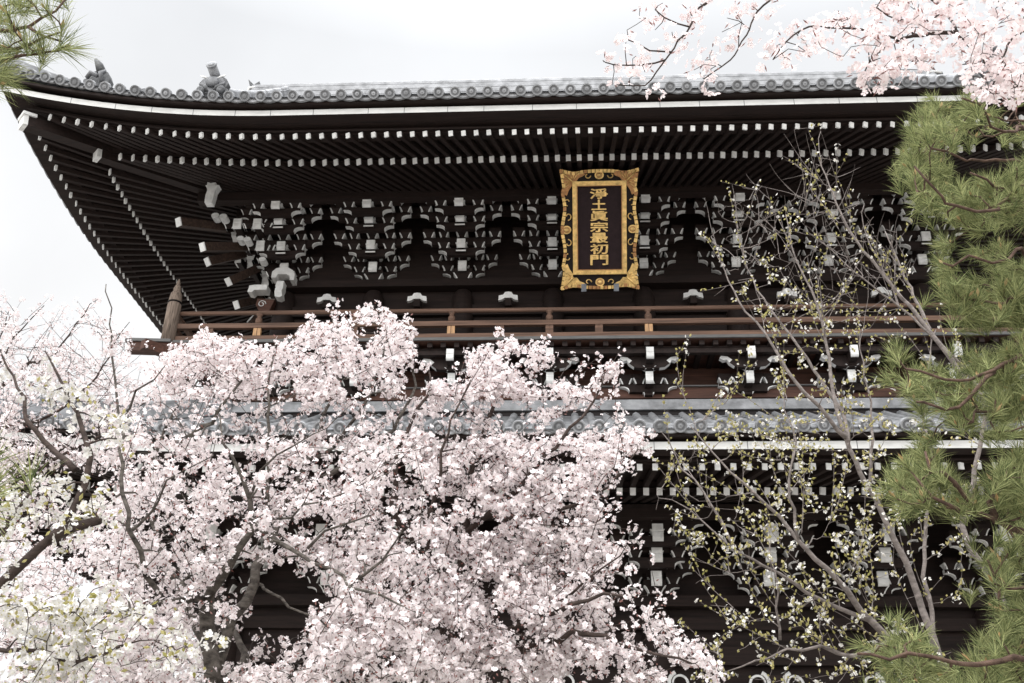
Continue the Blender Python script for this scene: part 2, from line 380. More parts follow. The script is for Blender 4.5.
    # hip rafters with white caps
    for sx in (-1, 1):
        for (o_tip, z, kk, w, h) in ((4.74, zr1-0.02, 0.55, 0.28, 0.25), (3.60, zr2-0.03, 0.35, 0.24, 0.24)):
            S = sides[0]; q = S.hs
            tip = S.p(sx*(q+o_tip), o_tip, z+kk); inn = S.p(sx*(q+0.0), 0.0, z+o_tip*z_slope)
            b = MB(); b.beam(tip, inn, w, h, 0, 1)
            dv = (Vector(inn)-Vector(tip)).normalized()*0.07
            b.beam(Vector(tip)-dv*0.4, Vector(tip)+dv, w+0.03, h+0.03, 1)
            if o_tip > 4: b.beam(Vector(tip)-dv*1.0+Vector((0, 0, h*0.52)), Vector(tip)+dv*3+Vector((0, 0, h*0.55)), w+0.10, 0.07, 1)
            G(b, 'hip_rafter', [M['wood'], M['white']], R)
    return R

# ---- upper roof
S_up = [Side(XC, YC, HW, HD, 0), Side(XC, YC, HD, HW, -pi/2), Side(XC, YC, HD, HW, pi/2), Side(XC, YC, HW, HD, pi)]
RT = 3.8
def roof_up(S, a, o):
    t = (5.33-o)/9.15
    return 15.29+rise(S, a, 0.95*max(0.0, 1-t*1.6))+7.75*(0.60*t+0.40*t**2.0)
ROOF_UP = make_eave('upper_roof', S_up, 15.01, 14.78, 14.97, 0.27, 15.3, (1, 2, 0, 0), 0.337, 80, roof_up, RT)

# main ridge, gable ends and descending ridges
def bar_courses(mb, A, B, w, h, n):
    for k in range(n):
        z0 = h*k/n; ww = w*(1-0.25*k/n)*(1.0 if k % 2 else 0.94)
        mb.beam(Vector(A)+Vector((0, 0, z0+h/n/2)), Vector(B)+Vector((0, 0, z0+h/n/2)), ww, h/n*0.92)
    mb.tube([Vector(A)+Vector((0, 0, h+0.05)), Vector(B)+Vector((0, 0, h+0.05))], w*0.22, 10)
rg = MB(); bar_courses(rg, (-10.0, YC, 22.75), (XC*2+10.0, YC, 22.75), 0.55, 0.80, 8)
G(rg, 'main_ridge', M['tile'], ROOF_UP)
ON = Vector(at(210, 99, 19.4)); ONX = XC-ON.x           # ridge end ornament of the descending ridge
HB = Vector(at(95, 86, 17.75)); HBX = XC-HB.x            # beast on the hip ridge
for sx in (-1, 1):
    dr = MB(); prev = None
    for k in range(9):
        y = ON.y+0.25+(YC-ON.y-0.4)*k/8; o = (YC-HD)-y
        zt = ON.z+0.62+(23.4-ON.z-0.62)*(k/8)**1.15; zb = roof_up(S_up[0], 0, o)
        P = Vector((XC+sx*ONX, y, zb)); Q = Vector((XC+sx*ONX, y, zt))
        if prev is not None:
            for m in range(5):
                A = prev[0].lerp(prev[1], (m+.5)/5); B = P.lerp(Q, (m+.5)/5); dr.beam(A, B, .42-.03*m, (Q.z-P.z)/5*.9)
            dr.tube([prev[1], Q], .10, 8)
        prev = (P, Q)
    G(dr, 'descending_ridge', M['tile'], ROOF_UP)
    hr = MB(); prev = None
    for k in range(14):
        o = 5.2-3.9*k/13; zb = roof_up(S_up[0], sx*(HW+o), o)
        P = Vector((XC+sx*(HW+o), YC-(HD+o), zb)); Q = P+Vector((0, 0, .36 if o > 3.2 else max(.12, .70-.36*(3.2-o))))
        if prev is not None:
            for m in range(4):
                A = prev[0].lerp(prev[1], (m+.5)/4); B = P.lerp(Q, (m+.5)/4); hr.beam(A, B, .36-.03*m, (Q.z-P.z)/4*.9)
            hr.tube([prev[1], Q], .09, 8)
        prev = (P, Q)
    G(hr, 'hip_ridge', M['tile'], ROOF_UP)
    gb = MB(); gz = roof_up(S_up[0], 0, 0.9)
    gb.add([(XC+sx*9.2, YC-4.4, gz), (XC+sx*9.2, YC+4.4, gz), (XC+sx*9.2, YC, 22.9)], [(0, 1, 2)])
    gb.beam((XC+sx*9.3, YC-4.5, gz), (XC+sx*9.3, YC, 22.95), 0.1, 0.5, 1); gb.beam((XC+sx*9.3, YC+4.5, gz), (XC+sx*9.3, YC, 22.95), 0.1, 0.5, 1)
    G(gb, 'gable', [M['wood'], M['wood']], ROOF_UP)

def oni(name, P, s, horn, label):
    """ridge end tile facing the viewer: shouldered slab, boss, feet scrolls, and a round horn tile leaning forward"""
    b = MB(); P = Vector(P)
    poly = [(-.48, 0), (-.55, .25), (-.42, .32), (-.50, .55), (-.40, .74), (-.25, .86), (.25, .86), (.40, .74), (.50, .55), (.42, .32), (.55, .25), (.48, 0)]
    b.prism([(u*s, v*s) for u, v in poly], P, (1, 0, 0), (0, 0.1, 1), (0, 0.22*s, 0))
    b.prism([(u*s*.8, v*s*.85+.06*s) for u, v in poly], P+Vector((0, -0.07*s, 0)), (1, 0, 0), (0, 0.1, 1), (0, 0.08*s, 0), 1)
    b.lathe([(.22*s, 0), (.22*s, .06*s), (.15*s, .11*s), (.01, .12*s)], (P.x, P.y-0.06*s, P.z+.50*s), 12, 1, 'y')
    for q in (-1, 1):
        b.lathe([(.15*s, 0), (.14*s, .09*s), (.05*s, .12*s), (.01, .1*s)], (P.x+q*.32*s, P.y-0.05*s, P.z+.16*s), 10, 0, 'y')
        b.tube([P+Vector((q*.42*s, -.1*s, .74*s)), P+Vector((q*.28*s, -.13*s, .66*s)), P+Vector((q*.17*s, -.12*s, .62*s))], [.02*s, .035*s, .02*s], 6, 2)
        b.tube([P+Vector((q*.10*s, -.1*s, .1*s)), P+Vector((q*.2*s, -.13*s, .25*s)), P+Vector((q*.4*s, -.1*s, .4*s))], [.04*s, .06*s, .03*s], 6)
    G(b, name, [M['stone'], M['tile_dark'], M['white_old']], ROOF_UP)
    if horn:
        h = MB(); A = P+Vector((-0.0*s, .2*s, .86*s)); B = P+Vector((-0.03*s, -.30*s, 1.02*s))
        h.tube([A, B], .165*s, 14); D = (B-A).normalized()
        h.tube([B, B+D*.03*s], .185*s, 14); h.tube([B+D*.03*s, B+D*.034*s], .12*s, 14, 1)
        G(h, 'horn_tile', [M['tile'], M['tile_dark']], ROOF_UP)
pz = roof_up(S_up[0], 0, 1.8)
for sx in (-1, 1):
    oni('ridge_end_ornament', (XC+sx*ONX, ON.y, ON.z+.12), 0.78, True, '')
    # hip ridge beast
    P = Vector((XC+sx*HBX, HB.y, HB.z))
    b = MB()
    b.prism([(-.30, 0), (-.34, .22), (-.20, .34), (-.26, .48), (0, .52), (.20, .46), (.30, .25), (.28, 0)], P, (1, 0, 0), (0, .1, 1), (0, .22, 0))
    b.tube([P+Vector((.05, .05, .45)), P+Vector((-.02, .0, .62)), P+Vector((-.12, -.05, .78))], [.12, .10, .04], 8)
    b.tube([P+Vector((-.22, -.06, .2)), P+Vector((-.10, -.13, .3)), P+Vector((.06, -.1, .22))], [.05, .07, .05], 6, 1)
    b.tube([P+Vector((.16, -.06, .1)), P+Vector((.12, -.12, .3)), P+Vector((.2, -.06, .42))], [.05, .06, .03], 6, 1)
    G(b, 'ridge_beast', [M['stone'], M['tile_dark']], ROOF_UP)
    b = MB(); P = Vector((XC+sx*10.85, YC-0.1, 22.95))
    b.prism([(-.30, 0), (-.42, .2), (-.34, .42), (-.16, .62), (-.26, .95), (-.05, .72), (.12, .86), (.16, .66), (.36, .60), (.42, .2), (.32, 0)], P, (1, 0, 0), (0, .0, 1), (0, .3, 0))
    b.lathe([(.16, 0), (.14, .08), (.01, .1)], (P.x, P.y-.02, P.z+.35), 10, 1, 'y')
    b.tube([P+Vector((-.28, -.05, .2)), P+Vector((-.12, -.1, .5)), P+Vector((.1, -.06, .55)), P+Vector((.3, -.06, .5))], [.04, .05, .05, .03], 6, 2)
    G(b, 'main_ridge_ornament', [M['stone'], M['tile_dark'], M['white_old']], ROOF_UP)

# ---- lower roof
XL = 0.78
S_lo = [Side(XL, YC, HW+0.25, YC-20.9, 0), Side(XL, YC, YC-20.9, HW+0.25, -pi/2), Side(XL, YC, YC-20.9, HW+0.25, pi/2)]
def roof_lo(S, a, o):
    t = (5.33-o)/5.0
    return 7.79+rise(S, a, 0.85*max(0.0, 1-t*1.2))+2.30*(0.82*t+0.18*t*t)
ROOF_LO = make_eave('lower_roof', S_lo, 7.50, 7.335, 7.28, 0.24, 7.8, (1, 0, 0), 0.337, 48, roof_lo, -0.35)
# the band of stacked courses where the lower roof meets the wall, its flashing, and the hip ridges
bd = MB()
for k in range(4): bd.box(XL-HW-0.6, XL+HW+0.6, 20.40+0.035*k, 21.1, 10.165+0.074*k, 10.165+0.074*k+0.062); bd.box(XL-HW-0.6, XL+HW+0.6, 20.46+0.035*k, 21.1, 10.165+0.074*k+0.062, 10.165+0.074*(k+1), 1)
bd.box(XL-HW-0.6, XL+HW+0.6, 20.46, 21.1, 9.9, 10.164, 2)
G(bd, 'wall_flashing_courses', [M['tile'], M['tile_dark'], M['lacquer']], ROOF_LO)
for sx in (-1, 1):
    hr = MB(); prev = None
    for k in range(12):
        o = 5.2-4.8*k/11; z = roof_lo(S_lo[0], sx*(HW+0.25+o), o)+0.06
        P = Vector((XL+sx*(HW+0.25+o), YC-(S_lo[0].ho+o), z))
        if prev is not None: bar_courses(hr, prev, P, 0.36, 0.34, 4)
        prev = P
    G(hr, 'hip_ridge', M['tile'], ROOF_LO)

# ---- walls, columns, beams
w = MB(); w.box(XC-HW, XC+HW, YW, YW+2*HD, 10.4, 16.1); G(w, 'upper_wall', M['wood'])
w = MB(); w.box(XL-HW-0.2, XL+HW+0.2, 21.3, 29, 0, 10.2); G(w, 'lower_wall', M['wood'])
def hbeam(name, x0, x1, y, z0, z1, m, d=0.16):
    b = MB(); b.box(x0, x1, y-d, y, z0, z1); return G(b, name, m)
hbeam('tie_beam', XC-HW-0.15, XC+HW+0.15, YW-0.002, 13.66, 13.86, M['wood'], 0.32)
hbeam('tie_beam', XC-HW, XC+HW, YW-0.002, 12.95, 13.22, M['wood'], 0.14)
hbeam('tie_beam', XC-HW, XC+HW, YW-0.002, 12.1, 12.35, M['redwood'], 0.12)
hbeam('wall_plate', XC-HW-1.9, XC+HW+1.9, 19.62, 15.22, 15.46, M['wood'], 0.24)
hbeam('wall_plate', XC-HW-1.2, XC+HW+1.2, 20.4, 15.3, 15.5, M['wood'], 0.2)
hbeam('tie_beam', XC-HW-0.3, XC+HW+0.3, 20.9, 10.52, 10.78, M['redwood'], 0.3)
hbeam('flashing_strip', XC-HW-0.35, XC+HW+0.35, 20.86, 10.783, 10.81, M['copper'], 0.32)
w = MB(); w.box(XC-HW+0.05, XC+HW-0.05, 20.93, 21.19, 10.3, 11.4); G(w, 'balcony_wall', M['redwood'])
for z0, z1, mm, d in ((6.0, 6.22, 'wood', .34), (5.55, 5.8, 'wood', .2), (4.85, 5.2, 'wood', .26), (4.05, 4.25, 'wood', .24), (3.1, 3.4, 'wood', .2)):
    hbeam('tie_beam', XL-HW-0.3, XL+HW+0.3, 21.298, z0, z1, M[mm], d)
hbeam('wall_plate', XL-HW-1.9, XL+HW+1.9, 19.42, 7.36, 7.62, M['wood'], 0.24)
for k in range(8):
    c = MB(); x = XC+2.2*(k-3.5)
    c.lathe([(.27, 0), (.27, 1.7), (.255, 1.95), (.20, 2.10), (.17, 2.14)], (x, YW-.02, 11.5), 18); G(c, 'column', M['wood'])
for k in (0, 1, 3, 4, 6, 7):
    c = MB(); x = XL+2.25*(k-3.5)
    c.lathe([(.36, 0), (.36, .25), (.31, .28), (.31, 5.5), (.28, 5.85), (.2, 6.0)], (x, 21.15, 0.0), 18); G(c, 'column', M['wood'])

# ---- bracket sets
def arm(mb, a, y, zb, h, t):
    cur = [(a, h), (-a, h), (-a, h*.62)]
    for k in range(1, 5):
        q = k/4*pi/2; cur.append((-a+0.21*sin(q), h*.62*cos(q)))
    right = [(-u, v) for u, v in cur[2:]][::-1]
    poly = cur + right
    n = len(poly); side = [0]*n
    for i in range(n):
        u0, v0 = poly[i]; u1, v1 = poly[(i+1) % n]
        if abs(u0) > a-0.212 and abs(u1) > a-0.212 and min(v0, v1) < h*.9 and abs(u0+u1) > 0.5*a: side[i] = 1
    mb.prism(poly, (0, y, zb), (1, 0, 0), (0, 0, 1), (0, t, 0), 0, side)
    ed = cur[2:]; inn = [(u+.034*(1-k/4), v+.030*(k/4)+.004) for k, (u, v) in enumerate(ed)]          # painted edge of the curved end
    for sg in (-1, 1):
        pl = [(-sg*u, v) for u, v in ed+inn[::-1]]
        mb.prism(pl, (0, y-.0035, zb), (1, 0, 0), (0, 0, 1), (0, .003, 0), 1)
def block(mb, x, y, zb, w=.29, h=.22, d=.26, white=True):
    w2, d2 = w/2, d/2; zc = zb+h*.55
    mb.box(x-w2, x+w2, y-d2, y+d2, zc, zb+h)
    rows = [(.60, 0), (.70, .2), (.84, .40), (1.0, .55)]
    for (s0, h0), (s1, h1) in zip(rows[:-1], rows[1:]):
        p = [(x-w2*s0, y-d2*s0, zb+h*h0), (x+w2*s0, y-d2*s0, zb+h*h0), (x+w2*s0, y+d2*s0, zb+h*h0), (x-w2*s0, y+d2*s0, zb+h*h0),
             (x-w2*s1, y-d2*s1, zb+h*h1), (x+w2*s1, y-d2*s1, zb+h*h1), (x+w2*s1, y+d2*s1, zb+h*h1), (x-w2*s1, y+d2*s1, zb+h*h1)]
        mb.add(p, [(0, 1, 5, 4), (1, 2, 6, 5), (2, 3, 7, 6), (3, 0, 4, 7)], [0, 1, 0, 1] if white else 0)
    if white:
        for sg in (-1, 1):
            q = [(sg*w2*a, h*b_) for a, b_ in rows]; q += [(u-sg*.028, v) for u, v in q[::-1]]
            q = [(x+u, zb+v) for u, v in q]; ys = [y-d2*a-.004 for a, b_ in rows]; ys += ys[::-1]
            n = len(q); F = [(q[k][0], ys[k], q[k][1]) for k in range(n)]
            mb.add(F, [(k, k+1, n-2-k, n-1-k) for k in range(n//2-1)], 1)
def lobed_tip(mb, x, y, z0, z1, w, dep, mi=1):
    """white nose end: slightly rounded bottom, notched"""
    h = z1-z0
    prof = [(0, h), (0, h*.62), (.012, h*.55), (0, h*.48), (.004, h*.2), (.03, 0.02), (.07, 0), (dep, 0), (dep, h)]
    mb.prism([(u, v) for u, v in prof], (x-w/2, y, z0), (0, 1, 0), (0, 0, 1), (w, 0, 0), mi)
def tier_mesh(a_short, a_long, lev, t=.12):
    b = MB()
    arm(b, a_short, -t/2, 0.0, .20, t); arm(b, a_long, -t/2, lev, .20, t)
    for q in (-1, 0, 1):
        block(b, q*(a_short-.13), 0, .20); block(b, q*(a_long-.13), 0, lev+.20)
    for q in (-.5, .5): block(b, q*(a_long-.06), 0, lev+.20, .24)
    return b
WW = [M['wood'], M['white_old']]; WN = [M['wood_y'], M['white']]
def mesh_of(mb, name, mats):
    o = mb.build(name, mats); me = o.data; bpy.data.objects.remove(o); return me
def put(name, me, parent, loc=(0, 0, 0)):
    o = link(name, me, parent); o.location = loc; return o
# upper sets: nose tips at these outward distances and heights
UP = [(0.50, 14.13, .25), (0.95, 14.49, .22), (1.40, 14.94, .22), (1.76, 15.17, .27)]
tier_up = [mesh_of(tier_mesh(*q), 'bracket_tier', WW) for q in ((.52, .82, .30), (.56, .94, .30), (.58, .98, .30), (.58, 1.0, .30))]
nose_up = []
for o, z, h in UP:
    b = MB(); b.box(-.085, .085, -o+.055, 0.1, z-h*.40, z+h*.46); lobed_tip(b, 0, -o, z-h/2, z+h/2, .205, .06)
    if h < .24: b.box(-.12, .12, -o+.06, -o+.30, z-h/2-.10, z-h/2-.06, [0, 0, 1, 0, 0, 0])
    nose_up.append(mesh_of(b, 'beam_nose', WN))
base_up = MB(); block(base_up, 0, -.12, 13.86, .46, .26, .46); base_up = mesh_of(base_up, 'bearing_block', WW)
def bracket_up(x, y, rz, tails=False):
    s = empty('bracket_set', (x-XC, y-YC, 0), rz, GATE)
    put('bearing_block', base_up, s)
    for i, (o, z, h) in enumerate(UP):
        put('beam_nose', nose_up[i], s)
        put('bracket_tier', tier_up[i], s, (0, -o+.22 if i else -.06, z-.26 if i else 13.98))
    return s
for k in range(8): bracket_up(XC+2.2*(k-3.5), YW, 0)
for k in range(3): bracket_up(XC-HW, YW+0.9+2.2*k, -pi/2)
# mid sets under the balcony
MI = [(20.1, 10.66, 10.97), (19.66, 11.03, 11.36)]
b = MB(); b.box(-.085, .085, -.78, 0, 10.70, 10.93); lobed_tip(b, 0, -.84, 10.68, 10.95, .165, .06); n1 = mesh_of(b, 'beam_nose', WN)
b = MB(); b.box(-.085, .085, -1.21, 0, 11.06, 11.32); lobed_tip(b, 0, -1.27, 11.07, 11.34, .165, .06); n2 = mesh_of(b, 'beam_nose', WN)
def winged(a, z0, z1, y, t):
    """cloud-shaped arm with painted, upturned ends"""
    b = MB(); pl = [(-a, z1), (-a-.03, z1-.05), (-a+.05, z1-.11), (-a+.13, z1-.09), (-a+.17, z1-.17), (-.34, z0+.02), (-.22, z0)]
    poly = pl+[(-u, v) for u, v in pl[::-1]]
    n = len(poly); side = [1 if (i < 5 or (n-7 <= i < n-1)) else 0 for i in range(n)]
    b.prism(poly, (0, y, 0), (1, 0, 0), (0, 0, 1), (0, t, 0), 0, side)
    # painted edge face in front
    for sg in (-1, 1):
        ed = [(sg*u, v) for u, v in pl[:5]]+[(sg*(-a+.24), z1-.10), (sg*(-a+.14), z1-.02)]
        b.prism(ed, (0, y-.004, 0), (1, 0, 0), (0, 0, 1), (0, .003, 0), 1)
    return b
t1 = winged(.62, 10.98, 11.26, -.95, .14); block(t1, 0, -.84, 10.97, .3, .1); t1 = mesh_of(t1, 'bracket_tier', WN)
b = MB(); arm(b, .64, -.46, 10.62, .20, .14); arm(b, .30, -.44, 10.55, .2, .12)
for q in (-1, 1): block(b, q*.50, -.40, 10.80); block(b, q*.2, -.42, 10.80)
t2 = mesh_of(b, 'bracket_tier', WN)
for k in range(8):
    s = empty('balcony_bracket', (0.83+2.2*(k-3.5)-XC, 20.93-YC, 0), 0, GATE)
    put('beam_nose', n1, s); put('beam_nose', n2, s); put('bracket_tier', t1, s); put('bracket_tier', t2, s)
# lower sets
LO = [(0.75, 6.40, .29), (1.15, 6.79, .31), (1.55, 7.12, .34)]
nose_lo = []
for o, z, h in LO:
    b = MB(); b.box(-.085, .085, -o+.055, 0.1, z-h*.40, z+h*.46); lobed_tip(b, 0, -o, z-h/2, z+h/2, .215, .06)
    nose_lo.append(mesh_of(b, 'beam_nose', WN))
tier_lo = [mesh_of(tier_mesh(*q), 'bracket_tier', WW) for q in ((.52, .80, .31), (.56, .90, .31), (.56, .93, .31))]
base_lo = MB(); block(base_lo, 0, -.12, 6.20, .46, .26, .46); base_lo = mesh_of(base_lo, 'bearing_block', WW)
for k in range(8):
    s = empty('lower_bracket', (0.74+2.25*(k-3.5)-XC, 20.95-YC, 0), 0, GATE)
    put('bearing_block', base_lo, s)
    for i, (o, z, h) in enumerate(LO):
        put('beam_nose', nose_lo[i], s); put('bracket_tier', tier_lo[i], s, (0, -o+.2 if i else -.08, z-.24 if i else 6.22))

# three-lobed white beam ends between the bracket sets, above the balcony
for k in range(-3, 4):
    b = MB(); x = XC+2.2*k+0.03
    if k == 0: continue
    pl = [(-.235, 0), (-.225, .13), (-.12, .15), (-.08, .22), (0, .235), (.08, .22), (.12, .15), (.225, .13), (.235, 0), (.14, .02), (.08, .07), (-.08, .07), (-.14, .02)]
    b.prism(pl, (x, 20.78, 13.18), (1, 0, 0), (0, 0, 1), (0, .10, 0))
    b.box(x-.075, x+.075, 20.80, 21.1, 13.05, 13.245, 1)
    G(b, 'lobed_beam_end', [M['white'], M['wood']])

# corner: extra noses, carved nosings, slanting tail beams
def px_nose(px, py, Y, w, h, name='corner_nose'):
    P = at(px, py, Y); b = MB()
    b.box(P[0]-w*.42, P[0]+w*.42, P[1]+.05, YW, P[2]-h*.4, P[2]+h*.45); lobed_tip(b, P[0], P[1], P[2]-h/2, P[2]+h/2, w, .06)
    block(b, P[0]-w*1.1, P[1]+.2, P[2]-h*.3); block(b, P[0]+w*1.1, P[1]+.2, P[2]-h*.3)
    G(b, name, [M['wood_y'], M['white']])
for q in ((237, 223, 19.9, .20, .26), (257, 223, 19.85, .20, .26), (260, 245, 20.3, .20, .26), (279, 272, 20.75, .2, .2)): px_nose(*q)
for sx, pxs in ((-1, (212, 181, 214, 198)), (1, None)):
    if pxs is None: continue
    P = at(212, 180, 18.9); b = MB()
    b.box(P[0]-.10, P[0]+.10, P[1], P[1]+.2, P[2]-.17, P[2]+.13); b.box(P[0]-.14, P[0]+.14, P[1]-.03, P[1]+.24, P[2]+.13, P[2]+.19)
    b.prism([(-.16, .02), (-.13, .0), (-.085, -.13), (-.10, -.28), (-.085, -.50), (.085, -.50), (.10, -.28), (.10, -.13), (.15, 0), (.17, .02)], (P[0]+.03, P[1]-.02, P[2]-.18), (1, 0, 0), (0, 0.1, 1), (0, .2, 0))
    G(b, 'corner_bracket_end', M['white'])
for (px, py, Y, qx, qy, QY) in ((178, 222, 19.1, 226, 228, 20.3), (202, 247, 19.5, 248, 247, 20.7), (207, 262, 20.2, 244, 254, 21.0), (228, 282, 20.6, 258, 268, 21.3), (236, 305, 21.2, 262, 299, 21.9), (250, 318, 21.4, 262, 328, 21.6)):
    A = Vector(at(px, py, Y)); B = Vector(at(qx, qy, QY)); b = MB()
    d_ = (B-A).normalized(); b.beam(A, A+d_*.03, .165, .205, 1, 1); b.beam(A+d_*.03, B, .16, .20, 0)
    G(b, 'tail_beam', [M['tail'], M['white']])
for (px, py, Y, s) in ((215, 215, 19.6, .095), (223, 216, 19.6, .095), (240, 238, 20.0, .09), (247, 239, 20.0, .09), (262, 259, 20.4, .09)):
    P = at(px, py, Y); b = MB()
    b.prism([(s*cos(t*pi/5), s*.85*sin(t*pi/5)) for t in range(10)], (P[0], P[1], P[2]), (1, 0, 0), (0, .2, 1), (0, .25, 0)); G(b, 'rounded_beam_end', M['white_old'])
# carved nosings at the corner column head
P = at(283, 272, 20.62); b = MB()
cap = [(-.27, -.16), (-.27, .02), (-.18, .12), (-.05, .15), (.12, .13), (.24, .05), (.30, -.08), (.30, -.24), (.20, -.24), (.18, -.12), (.10, -.06), (-.12, -.06), (-.16, -.16)]
b.prism(cap, P, (1, 0, 0), (0, 0.1, 1), (0, .3, 0)); G(b, 'carved_nosing', M['white'])
P = at(279, 287, 20.45); b = MB()
b.prism([(-.075, .18), (-.095, .05), (-.08, -.02), (-.095, -.12), (-.07, -.26), (.04, -.30), (.11, -.26), (.075, -.1), (.10, -.02), (.09, .08), (.095, .18)], P, (1, 0, 0), (0, 0.1, 1), (0, .25, 0)); G(b, 'carved_nosing', M['white'])
P = at(257, 288, 20.7); b = MB()
b.prism([(-.22, -.10), (-.20, .08), (-.08, .10), (.24, .10), (.24, -.05), (-.06, -.05), (-.12, -.12)], P, (1, 0, 0), (0, 0.1, 1), (0, .3, 0)); G(b, 'carved_nosing', M['white'])
P = at(262, 303, 20.8); b = MB()
b.prism([(-.13, .12), (-.15, -.05), (-.06, -.2), (.2, -.22), (.3, .1)], P, (1, 0, 0), (0, 0, 1), (0, .25, 0)); b.tube([(P[0]+.1*cos(t)*(1-t*.09), P[1]-.01, P[2]-.03+.1*sin(t)*(1-t*.09)) for t in np.linspace(0, 8, 22)], .012, 5, 1)
G(b, 'carved_nosing', [M['redwood'], M['white_old']])
# curled white nosings of the lower storey
for x in (XL-1.13, XL+1.13, XL+3.38, XL+5.6):
    b = MB(); z = 4.45; y = 20.75
    b.tube([(x-.35+.13*cos(t)*(1+t*.09), y, z+.13*sin(t)*(1+t*.09)) for t in np.linspace(0, 7.5, 26)], np.linspace(.02, .045, 26), 6)
    b.tube([(x+.35-.13*cos(t)*(1+t*.09), y, z+.13*sin(t)*(1+t*.09)) for t in np.linspace(0, 7.5, 26)], np.linspace(.02, .045, 26), 6)
    b.box(x-.28, x+.28, y, 21.1, z-.16, z+.16, 1)
    G(b, 'curled_nosing', [M['white_old'], M['wood']])

# ---- balcony
BY = 19.6; BX0 = -8.93; BX1 = XC*2+8.93
BAL = MB(); BAL.box(BX0-.05, BX1+.05, BY+.012, 21.25, 11.50, 11.565); BAL.box(BX0+.1, BX0+1.9, 21.25, 29, 11.50, 11.565); BAL.box(BX1-1.9, BX1-.1, 21.25, 29, 11.50, 11.565)
BALC = G(BAL, 'balcony', M['redwood'])
b = MB(); b.box(BX0-.3, BX1+.3, BY-.035, BY+.01, 11.51, 11.58); G(b, 'floor_edge', M['copper'], BALC)
b = MB()
x = BX0
while x < BX1: b.box(x-.055, x+.055, BY+.06, 20.92, 11.385, 11.498); x += 0.30
b.box(BX0-.2, BX1+.2, 19.75, 19.95, 11.37, 11.384); b.box(BX0-.1, BX1+.1, 19.78, 19.92, 11.25, 11.368)
G(b, 'floor_joist_row', M['wood_y'], BALC)
for z, r, sq in ((12.31, .052, False), (11.965, .058, True), (11.645, .062, True)):
    b = MB()
    if sq: b.box(BX0-.12, BX1+.12, BY+.03, BY+.14, z-r, z+r)
    else: b.tube([(BX0-.05, BY+.085, z), (BX1+.05, BY+.085, z)], r, 12)
    b.box(BX0+.03, BX0+.14, BY+.142, 29, z-r*.95, z+r*.95)
    G(b, 'handrail', M['rail'], BALC)
px0 = 0.83+1.1-2.2*8
for k in range(17):
    x = px0+1.1*k
    if x < BX0+.4 or x > BX1-.4: continue
    b = MB(); tall = k % 2 == 0
    # lower stub of two halves, upper neck only under every other one
    b.box(x-.085, x-.008, BY+.045, BY+.125, 11.71, 11.906, 0); b.box(x+.008, x+.085, BY+.045, BY+.125, 11.71, 11.906, 0); b.box(x-.008, x+.008, BY+.055, BY+.12, 11.71, 11.906, 1)
    if tall:
        b.lathe([(.062, 0), (.080, .05), (.078, .12), (.045, .165), (.042, .185), (.075, .225), (.078, .245)], (x, BY+.085, 12.024), 12, 1)
    G(b, 'rail_post', [M['tan'] if tall and k % 4 != 2 else M['rail'], M['rail']], BALC)
for nx in (BX0, BX1):
    b = MB(); r = .155
    b.lathe([(r, 0), (r, 1.02), (r*.98, 1.06), (r*.86, 1.08), (r*.86, 1.11), (r*.95, 1.13), (r*.93, 1.2), (r*.80, 1.33), (r*.55, 1.40), (r*.5, 1.42), (r*.58, 1.46), (r*.42, 1.54), (r*.26, 1.58), (r*.30, 1.62), (r*.10, 1.72), (.004, 1.74)], (nx+.06, BY+.02, 11.46), 20)
    b.lathe([(r*1.03, 1.085), (r*1.03, 1.115)], (nx+.06, BY+.02, 11.46), 20, 1)
    G(b, 'newel_post', [M['post'], M['lacquer']], BALC)
    sx = -1 if nx < 0 else 1
    b = MB(); b.beam((nx+sx*.75, BY-.1, 11.36), (nx-sx*1.0, BY+.06, 11.36), .24, .22, 0); b.beam((nx+sx*.8, BY-.11, 11.50), (nx-sx*.2, BY-.03, 11.50), .32, .07, 1)
    b.beam((nx+sx*.25, BY-.5, 11.25), (nx-sx*1.6, 21.2, 11.25), .2, .22, 0)
    G(b, 'corner_beam', [M['redwood'], M['copper']], BALC)
    b = MB(); b.beam((nx+sx*.1, BY+.3, 11.36), (nx+sx*.1, 29, 11.36), .2, .2); G(b, 'edge_beam', M['redwood'], BALC)

# ================================================================== NAME PLAQUE
PT = Vector((0.865, 18.02, 14.93)); PB = Vector((0.865, 19.38, 12.64))   # top and bottom edge centres
UPV = (PT-PB); PH = UPV.length; UPV.normalize(); RTV = Vector((1, 0, 0)); NV = RTV.cross(UPV).normalized(); NV = NV if NV.y < 0 else -NV
PW = 1.74
PLQ = empty('name_plaque', PB); tag(PLQ, 'dark name plaque with seven gold characters in a scalloped gold frame under the eave', 'plaque')
RM = Matrix((( RTV.x, UPV.x, NV.x), (RTV.y, UPV.y, NV.y), (RTV.z, UPV.z, NV.z))).to_4x4()
PLQ.matrix_world = Matrix.Translation(PB) @ RM           # local: x right, y up the board, z towards the viewer
def PQ(mb, name, mats): return mb.build(name, mats, PLQ)
hw = PW/2
def edge_side(v):      # half width of the scalloped outline at height v (0..1)
    u = abs(v-.5)*2
    e = hw-.075*sin(min(1, max(0, (u-.0)/1.0))*pi)**1.0 if False else None
    w_ = hw*(0.945+0.035*cos(u*pi*2.0/0.72)) if u < .72 else hw*(0.98+0.0*u)
    if u >= .62: w_ = hw*(0.915+0.085*((u-.62)/.38)**1.3)
    return w_
def edge_end(u):       # extra height of the top/bottom outline at |x|/hw = u
    if u > .62: return -0.075*PH/2.7+0.075*((u-.62)/.38)**1.2
    return -0.02-0.055*(u/.62)**3
out = []
NS = 26
for k in range(NS+1): v = k/NS; out.append((edge_side(v), v*PH))
top = [(hw*(1-2*k/20), PH+edge_end(abs(1-2*k/20))) for k in range(1, 20)]
